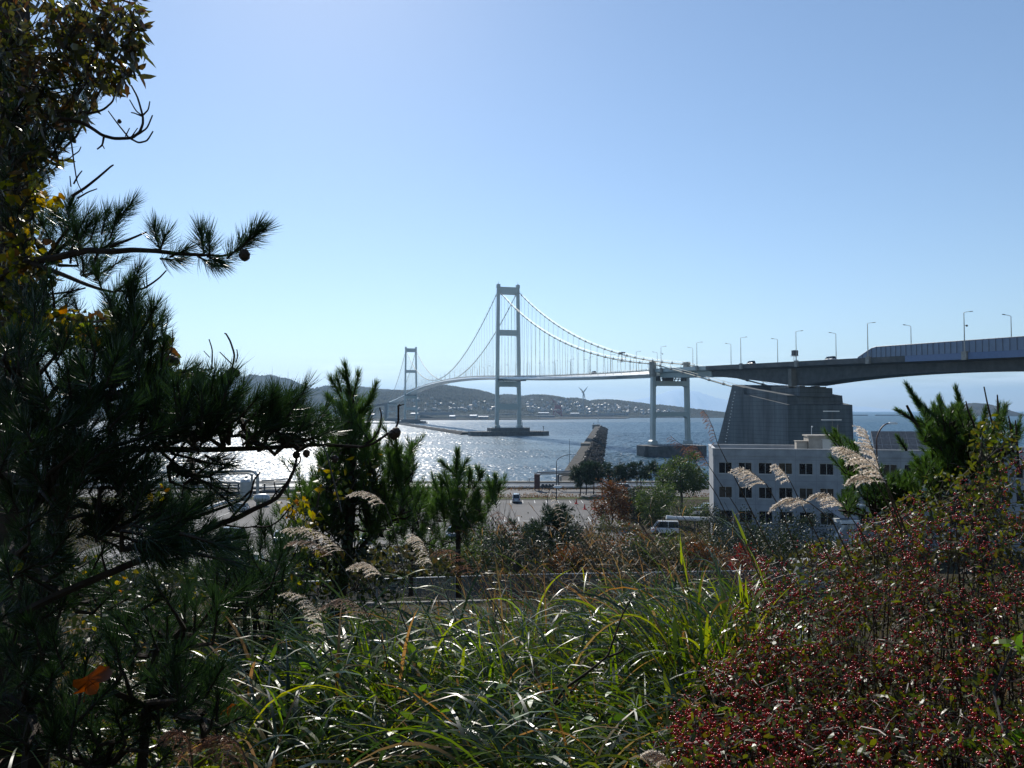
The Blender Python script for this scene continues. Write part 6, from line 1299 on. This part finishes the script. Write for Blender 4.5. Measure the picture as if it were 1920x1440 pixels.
# ---- pampas-like plumes
M['plume'] = leafmat('plume_hair', [(0.56, 0.53, 0.47), (0.45, 0.41, 0.35), (0.68, 0.65, 0.59), (0.34, 0.29, 0.23)], .55, .45, spec=.3)
M['plume_mid'] = leafmat('dusky_plume_hair', [(0.36, 0.30, 0.25), (0.28, 0.22, 0.17), (0.44, 0.38, 0.32)], .55, .4, spec=.3)
M['plume_dark'] = leafmat('brown_plume_hair', [(0.22, 0.13, 0.08), (0.28, 0.18, 0.12), (0.15, 0.09, 0.06)], .5, .4, spec=.3)
def plume(label, axis, Y, stem_pts, spread=(-30, 8), nr=22, rl=.13, m='plume', hair=.010, seed=0, dens=26):
    """axis: image points from the base of the plume to its tip; racemes hang to one side by spread (image px)"""
    r = np.random.default_rng(seed + int(axis[0][0])); P = np.array([at(p[0], p[1], Y) for p in axis]); base = at(*stem_pts[0], Y) if stem_pts else P[0]
    root = empty('plume_grass', base, label, 'grass plume', 'feathery grass plumes'); o = np.array(root.location)
    t = np.linspace(0, len(P) - 1, 14); C = np.stack([np.interp(t, range(len(P)), P[:, k]) for k in range(3)], 1); C[1:-1] = (C[:-2] + 2 * C[1:-1] + C[2:]) / 4
    w = MB(); w.tube(C - o, np.linspace(.0022, .0008, 14), 4)
    if stem_pts: Q = np.array([at(p[0], p[1], Y) for p in stem_pts] + [P[0]]); w.tube(Q - o, np.linspace(.0045, .0025, len(Q)), 5)
    w.build('stem', M['stem'], root); h = MB(); sc = Y / FPX; dv = np.array([spread[0] * sc, 0, -spread[1] * sc]); dv /= np.linalg.norm(dv)
    for i in range(nr):
        f = i / nr * .95; k = f * 13; q = np.array([np.interp(k, range(14), C[:, j]) for j in range(3)]); k2 = min(13, int(k) + 1); ax = unit(C[k2] - C[k2 - 1])
        L_ = rl * (1 - .45 * f) * (.75 + .4 * r.random()); d0 = unit(ax * 1.0 + dv * .55 + r.normal(0, .16, 3)); d1 = unit(ax * .4 + dv * 1.0 + np.array([0, 0, -.35]) + r.normal(0, .14, 3))
        n = 10; s_ = np.linspace(0, 1, n)[:, None]; path = q + d0 * L_ * (s_ - s_ ** 2 / 2) + d1 * L_ * (s_ ** 2 / 2) * 1.1; h.tube(path - o, [.0012] * (n - 1) + [.0004], 3)
        m_ = int(dens * 1.5); u = r.random(m_) * (n - 1.01); i0 = u.astype(int); pp = path[i0] + (path[i0 + 1] - path[i0]) * (u - i0)[:, None] - o; dd = unit(path[np.minimum(i0 + 1, n - 1)] - path[i0]) + r.normal(0, .7, (m_, 3))
        leaves(h, pp, dd, hair * (.6 + .9 * r.random(m_)), hair * .20, r=r, droop=.1)
    h.build('plume', M[m], root)
plume('large pale feathery plume in front of the office roof, leaning left', [(1662,905),(1640,872),(1608,850),(1575,836)], 3.4, [(1700,1000),(1680,950)], (-20, 10), 30, .11, dens=36, hair=.011)
plume('upright pale plume rising behind the large one', [(1650,880),(1640,850),(1630,825),(1622,803)], 3.5, [(1690,990),(1668,930)], (-26, 0), 24, .09, dens=32, hair=.011)
plume('pale plume lowest in the bunch before the office', [(1640,900),(1625,893),(1610,890),(1595,900)], 3.4, [(1690,1000),(1665,945)], (-20, 16), 16, .08, dens=30, hair=.011)
plume('slender plume over the second office window', [(1437,908),(1420,893),(1405,882),(1388,876)], 4.2, [(1500,1050),(1466,960)], (-16, 14), 20, .13, dens=30)
plume('small plume above the office windows, pointing up left', [(1482,903),(1474,890),(1464,878),(1452,868)], 4.4, [(1560,1060),(1520,980)], (-10, 10), 14, .08, dens=34)
plume('arching combed plume low before the office wall', [(1520,944),(1498,934),(1475,934),(1452,948)], 3.8, [(1600,1060),(1560,975)], (-22, 16), 24, .10, dens=30)
plume('dusky plume right of the arching combed one', [(1582,950),(1562,930),(1545,924),(1524,928)], 3.8, [(1650,1060),(1610,990)], (-20, 14), 24, .10, dens=34, m='plume')
plume('thin reddish plume standing before the side pier', [(1345,830),(1336,800),(1328,782),(1318,768)], 5.0, [(1445,1030),(1400,940),(1365,870)], (-4, 12), 16, .07, dens=16, m='plume_dark')
plume('brown drooping plume left of the office corner', [(1330,875),(1315,848),(1303,835),(1292,838)], 5.4, [(1430,1040),(1380,950)], (-10, 12), 14, .09, dens=20, m='plume_dark')
plume('brown wispy plume over the rounded green tree', [(1300,860),(1285,838),(1270,828),(1255,815)], 5.6, [(1400,1040),(1345,930)], (-6, 12), 12, .08, dens=12, m='plume_dark')
plume('arched pale plume above the long pine bough', [(588,800),(560,776),(530,764),(490,768)], 3.6, [(640,960),(612,850)], (-28, 18), 24, .11, dens=28)
plume('arched pale plume in front of the slender pine trunk', [(722,945),(705,928),(682,920),(655,926)], 5.0, [(760,1080),(738,990)], (-24, 18), 18, .10, dens=28)
plume('long dusky plume below the yellow leaves', [(645,1032),(610,1002),(575,988),(530,990)], 4.6, [(720,1150),(680,1070)], (-26, 16), 24, .12, dens=24)
plume('dusky plume just under the long one', [(625,1040),(595,1018),(565,1012),(540,1018)], 4.8, [(700,1180),(660,1090)], (-22, 16), 18, .10, dens=24, m='plume_mid')
plume('small arched plume left of the leaning yellow stem', [(716,1078),(700,1060),(682,1054),(662,1060)], 4.4, [(770,1200),(740,1120)], (-22, 16), 20, .10, dens=36)
plume('pale plume bending right of the shaded pine', [(612,1190),(600,1150),(575,1118),(535,1108)], 4.2, [(640,1330),(625,1250)], (-26, 22), 24, .11, dens=28)
plume('wide dusky plume in the middle of the clump top', [(690,1150),(660,1125),(635,1122),(600,1140)], 4.3, [(740,1300),(720,1210)], (-24, 20), 22, .11, dens=28, m='plume_mid')
plume('plume with loose hair near the leaning stems at left of centre', [(812,1060),(800,1030),(790,1010),(772,1000)], 5.2, [(860,1180),(836,1110)], (-12, 18), 20, .13, dens=30)
plume('loose brown plume above the grass left of centre', [(890,1075),(870,1045),(850,1030),(815,1030)], 5.6, [(960,1200),(925,1130)], (-16, 18), 18, .16, dens=24, m='plume_dark')
plume('hazy brown plume left of the dark dense pine', [(985,1010),(965,985),(950,970),(930,955)], 6.5, [(1060,1150),(1020,1070)], (-10, 14), 16, .16, dens=20, m='plume_dark')
plume('pale fluffy plume among the leaning stems below the cones', [(1065,990),(1055,960),(1045,940),(1030,915)], 7.5, [(1140,1130),(1100,1060)], (-8, 10), 10, .12, dens=14)
plume('curled brown plume at the bottom left edge of the picture', [(360,1430),(356,1390),(340,1368),(310,1372)], 2.4, [(372,1520)], (-10, 22), 18, .10, dens=24, m='plume_dark')
plume('second curled brown plume beside it, ringed', [(468,1440),(450,1395),(425,1378),(388,1380)], 2.4, [(480,1530)], (-22, 26), 24, .13, dens=24, m='plume_dark')
plume('pale tuft at the bottom edge right of centre', [(1262,1440),(1250,1420),(1235,1410),(1215,1408)], 3.0, [(1280,1520)], (-12, 14), 26, .07, dens=60)
# tall leaning stem with broad leaves, left of centre, and broad blades near the berry bush
def stalk(label, pts, Y, lf, seed):
    r = np.random.default_rng(seed); P = np.array([at(p[0], p[1], Y) for p in pts]); root = empty('grass_stalk', P[0], label, 'grass'); o = P[0]
    w = MB(); w.tube(P - o, np.linspace(.0055, .003, len(P)), 5); w.build('stem', M['grass_stem_g'], root)
    for (px, py, az, L_, w_, th, cu) in lf:
        b = MB(); blades(b, (at(px, py, Y) - o)[None], np.array([R(az)]), L_, w_, R(th), cu, seg=10, r=r, twist=.25); b.build('blade', M['grass_y'], root)
M['grass_y'] = leafmat('yellow_green_blade', [(0.13, 0.20, 0.015), (0.16, 0.20, 0.02)], .32, .45, spec=.5); M['grass_stem_g'] = mat('green_stem', (0.12, 0.17, 0.02), .4)
stalk('leaning yellow-green stalk with broad blades left of centre', [(840,1240),(806,1160),(775,1105),(755,1080)], 4.6, [(760,1086,175,.16,.014,25,.6),(775,1105,5,.22,.014,20,1.2),(800,1150,185,.28,.014,45,1.6),(790,1125,10,.3,.014,35,1.6),(815,1180,190,.3,.016,35,1.4),(757,1083,15,.2,.012,30,.9)], 1)
stalk('tall blade arching left before the white lagged pipe', [(1440,1120),(1415,1060),(1395,1010)], 4.2, [(1400,1020,118,.22,.020,62,.2),(1435,1105,150,.50,.02,75,1.0),(1392,1005,160,.20,.014,50,.8)], 2)
stalk('upright sharp blades right of centre below the white van', [(1300,1150),(1285,1080),(1270,1040)], 4.8, [(1290,1100,130,.34,.016,80,.2),(1278,1060,95,.2,.014,85,.1),(1310,1130,60,.28,.014,70,.6)], 3)
stalk('bright upright blades beside the berry bush', [(1405,1200),(1395,1150),(1390,1110)], 4.0, [(1400,1150,80,.18,.02,85,.2),(1392,1130,100,.16,.02,80,.3),(1410,1150,20,.28,.022,80,2.8),(1385,1140,150,.2,.016,65,.8)], 4)

# ---- berry bushes
M['berry'] = mat('red_berry', (0.62, 0.016, 0.010), .2, col2=(.28, .006, .006), scale=40, spec=.6)
M['twig_red'] = mat('glossy_twig', (0.050, 0.030, 0.018), .5, var=.4, scale=30, spec=.3)
ICO_V = unit(np.array([(0,0,1),(.894,0,.447),(.276,.851,.447),(-.724,.526,.447),(-.724,-.526,.447),(.276,-.851,.447),(.724,.526,-.447),(-.276,.851,-.447),(-.894,0,-.447),(-.276,-.851,-.447),(.724,-.526,-.447),(0,0,-1)]))
ICO_F = np.array([(0,1,2),(0,2,3),(0,3,4),(0,4,5),(0,5,1),(1,6,2),(2,7,3),(3,8,4),(4,9,5),(5,10,1),(6,7,2),(7,8,3),(8,9,4),(9,10,5),(10,6,1),(11,7,6),(11,8,7),(11,9,8),(11,10,9),(11,6,10)])
def subdiv(V, F):
    V = V.tolist(); cache = {}; out = []
    def mid(a, b):
        k = (min(a, b), max(a, b))
        if k not in cache: p = (np.array(V[a]) + V[b]) / 2; p /= np.linalg.norm(p); V.append(p.tolist()); cache[k] = len(V) - 1
        return cache[k]
    for a, b, c_ in F: ab, bc, ca = mid(a, b), mid(b, c_), mid(c_, a); out += [(a, ab, ca), (b, bc, ab), (c_, ca, bc), (ab, bc, ca)]
    return np.array(V), np.array(out)
SPH = subdiv(ICO_V, ICO_F)
def spheres(mb, P, rad, geo=SPH):
    V, F = geo; n = len(P); vv = (P[:, None, :] + V[None] * np.asarray(rad)[:, None, None]).reshape(-1, 3); ff = (F[None] + (np.arange(n) * len(V))[:, None, None]).reshape(-1, 3)
    k = mb.n; mb.v.append(vv.astype(np.float32)); mb.n += len(vv); mb.f.append(ff + k); mb.m.append(np.zeros(len(ff), np.int32))
M['leaf_berry'] = leafmat('berry_bush_leaves', [(0.050, 0.080, 0.010), (0.095, 0.110, 0.012), (0.030, 0.055, 0.010), (0.085, 0.070, 0.010), (0.06, 0.09, 0.012)], .38, .32, spec=.5)
def berry_bush(label, base_px, poly_top, x0, x1, seed, ntw, nb, nl):
    r = np.random.default_rng(seed); o = ground_at(base_px, 4.6); root = empty('berry_bush', o, label, 'bush', 'bushes full of small red berries')
    tw = MB(); be = MB(); lf = MB(); tx = [p[0] for p in poly_top]; ty = [p[1] for p in poly_top]
    def pick(n):
        x = x0 + (x1 - x0) * r.random(n); top = np.interp(x, tx, ty); f = r.random(n) ** .85; y = top + (1500 - top) * f; Y = 5.6 - 2.7 * np.clip((y - 900) / 560, 0, 1) + r.normal(0, .22, n)
        left = 1262 + (1440 - y) * .30; g_ = np.sin(x * .045 + 1.3 * np.sin(y * .021)) + np.sin(y * .052 + 1.1 * np.sin(x * .027)) + .7 * np.sin((x + y) * .09) + .6 * np.sin((x - y) * .13); ok = (x > left + r.normal(0, 24, n)) & (g_ > -0.55 + r.normal(0, .35, n))
        return x[ok], y[ok], Y[ok]
    x, y, Y = pick(ntw); ends = []
    for i in range(len(x)):
        P = at(x[i], y[i], Y[i]) - o; a = r.normal(0, 1, 3); d = unit(np.array([a[0] * .8, a[1] * .5, -.55 + .5 * a[2]])); ln = .06 + .15 * r.random(); Q = P + d * ln; md = (P + Q) / 2 + r.normal(0, .02, 3)
        tk = .0012 + .0022 * r.random() ** 2; m1 = (Q + md) / 2 + r.normal(0, .012, 3); m2 = (md + P) / 2 + r.normal(0, .010, 3); tw.tube([Q, m1, md, m2, P], [tk, tk * .9, tk * .8, tk * .6, tk * .4], 3, caps=False); ends += [P, md, m2]
        if i % 24 == 0:
            g_ = P.copy(); g_[2] = max(-.3, P[2] - 1.2); g_[0] += r.normal(0, .15); tw.tube([g_, (g_ + P) / 2 + r.normal(0, .05, 3), P], [.007, .005, .002], 5)
    ends = np.array(ends); k = r.integers(0, len(ends), nb); cl = r.integers(0, len(ends), nb // 5); k = np.concatenate([k[: nb // 2], np.repeat(cl, 3)[: nb // 2]])
    spheres(be, ends[k] + r.normal(0, .013, (len(k), 3)), .0042 + .0022 * r.random(len(k)))
    k = r.integers(0, len(ends), nl); leaves(lf, ends[k], r.normal(0, 1, (nl, 3)), .026 + .034 * r.random(nl), .011 + .012 * r.random(nl), r=r)
    tw.build('twigs', M['twig_red'], root); tag(be.build('berries', M['berry'], root, smooth=True), kind='stuff'); lf.build('leaves', M['leaf_berry'], root)
top = [(1180,1400),(1300,1290),(1350,1180),(1400,1080),(1430,1040),(1500,1010),(1560,1030),(1640,960),(1700,930),(1760,930),(1820,880),(1870,860),(1920,830),(2050,820)]
berry_bush('leftmost berry bush, spilling into the tall grass', 1400, top, 1180, 1500, 61, 3300, 4600, 2000)
berry_bush('middle berry bush, below the wind-blown pine', 1620, top, 1480, 1730, 62, 3700, 5000, 2700)
berry_bush('rightmost berry bush, rising highest at the right edge', 1850, top, 1710, 2020, 63, 4200, 5400, 3400)
berry_bush('sparse berry sprays among the grass at the lower right of centre', 1250, [(1130,1280),(1300,1300)], 1140, 1330, 64, 0, 0, 0) if False else None
leafy('leafy_shrub', 'shrub with yellow-brown leaves at the right edge behind the berry bushes', 'bush', at(1880, 1250, 6.0), [(1860,840,50,60,5.8,6.4,200),(1800,930,80,50,5.6,6.4,220),(1880,950,60,60,5.4,6.2,220),(1720,960,60,40,5.6,6.2,120)], 'leaf_berry', .06, .03, seed=13)
leafy('leafy_shrub', 'bright green leafy sprig in the right corner of the berry bushes', 'bush', at(1800, 1600, 3.2), [(1820,1395,60,14,3,3.2,22),(1900,1380,30,20,3,3.2,16),(1910,1210,26,16,3.2,3.4,14)], 'leaf_bright', .07, .04, seed=14)
for pts in (((1790,1330),(1785,1260),(1778,1190),(1782,1150)), ((1663,1180),(1668,1110),(1680,1080)), ((1725,1290),(1735,1160),(1760,1110),(1790,1080),(1830,1070)), ((1500,1400),(1560,1370),(1640,1350)), ((1600,1250),(1660,1270),(1720,1300))): pass
# fallen dead bough in the grass
db = MB(); branch(db, [(1040,1320),(1060,1290),(1100,1262),(1140,1230),(1150,1200),(1168,1150),(1186,1118)], 3.9, .008, .0035); branch(db, [(1140,1232),(1165,1222),(1172,1212)], 3.9, .006, .003); branch(db, [(1100,1262),(1060,1310),(980,1370),(900,1400)], 4.2, .006, .008)
tag(db.build('dead_bough', M['bark']), 'dark dead bough sticking up through the tall grass', 'branch')

# ---- fill of the left slope between the near pines and the lot
p9 = Pine('young_pine', 'distant-looking young pine seen through the gap above the bare boughs', at(345, 1150, 17))
branch(p9.w, [(345,1150),(350,1030),(352,950)], 17, .07, .02)
for cx, cy, rx, ry, n in ((350,960,34,40,22),(320,1000,40,30,18),(380,1020,40,30,16)): p9.mass(cx, cy, rx, ry, 16.5, 18, n, ang=(50,130), slen=.36, cnt=80, L=.17, w=.008)
p9.done()
leafy('leafy_shrub', 'dark shrub on the slope left of the young green pine', 'bush', at(330, 1250, 9), [(300,1100,110,40,8.5,10.5,500),(160,1100,100,50,8.5,10.5,420),(420,1080,80,30,9,11,260),(60,1110,80,60,8,10,300),(480,1090,60,40,9,11,240)], 'leaf_dark', .10, .055, seed=21)
leafy('leafy_shrub', 'green shrub below the bare boughs at left', 'bush', at(260, 1400, 6), [(280,1180,110,50,5.5,7,420),(140,1200,110,60,5.5,7,380),(400,1220,80,50,5.5,7,260)], 'leaf_dark', .08, .04, seed=22)
leafy('leafy_shrub', 'dark shrub under the young pines in front of the parking lot', 'bush', at(800, 1250, 12), [(760,1050,90,30,11.5,14,340),(880,1060,80,26,11.5,14,260),(680,1060,60,36,11,13,240)], 'leaf_olive', .11, .06, seed=23)
# unseen wood added behind the viewpoint to darken the near plants
def wood():
    r = np.random.default_rng(88); t = MB(); n = 9000; X = r.uniform(-24, 24, n); Y = r.uniform(-15, -3.8, n); Z = 21.5 + r.random(n) ** .8 * 12
    leaves(t, np.stack([X, Y, Z], 1), r.normal(0, 1, (n, 3)), .5 + .4 * r.random(n), .35, r=r)
    for k in range(16): x_ = r.uniform(-22, 22); y_ = r.uniform(-13, -5); t.tube([(x_, y_, 20), (x_ + .3, y_, 31)], [.22, .08], 7, mat=1)
    tag(t.build('added_shade_wood', [M['leaf_dark'], M['bark_d']]), 'dark wood on the hilltop behind the viewpoint', kind='stuff')
wood()

leafy('leafy_shrub', 'dark shrub behind the berry bushes at the right, under the pine', 'bush', at(1700, 1350, 7), [(1560,1050,90,40,6.5,8.5,330),(1700,1020,90,50,6.5,8.5,420),(1850,1010,90,60,6.5,8.5,420),(1650,1130,140,50,6,7.5,420),(1850,1130,110,60,6,7.5,380)], 'leaf_olive', .07, .036, seed=24)
# ------------------------------------------------------------------ air
def haze(dens=0.78e-4):
    m = bpy.data.materials.new('haze_air'); m.use_nodes = True; n = m.node_tree.nodes; l = m.node_tree.links
    n.remove(n['Principled BSDF'])
    v = n.new('ShaderNodeVolumePrincipled'); v.inputs['Color'].default_value = (0.42, 0.68, 1.0, 1); v.inputs['Density'].default_value = dens; v.inputs['Anisotropy'].default_value = 0.35
    l.new(v.outputs[0], n['Material Output'].inputs['Volume'])
    b = MB(); b.box(-20000, 20000, -120, 24500, -4, 720); tag(b.build('haze', m), 'pale blue air haze over the bay', kind='stuff')
haze()
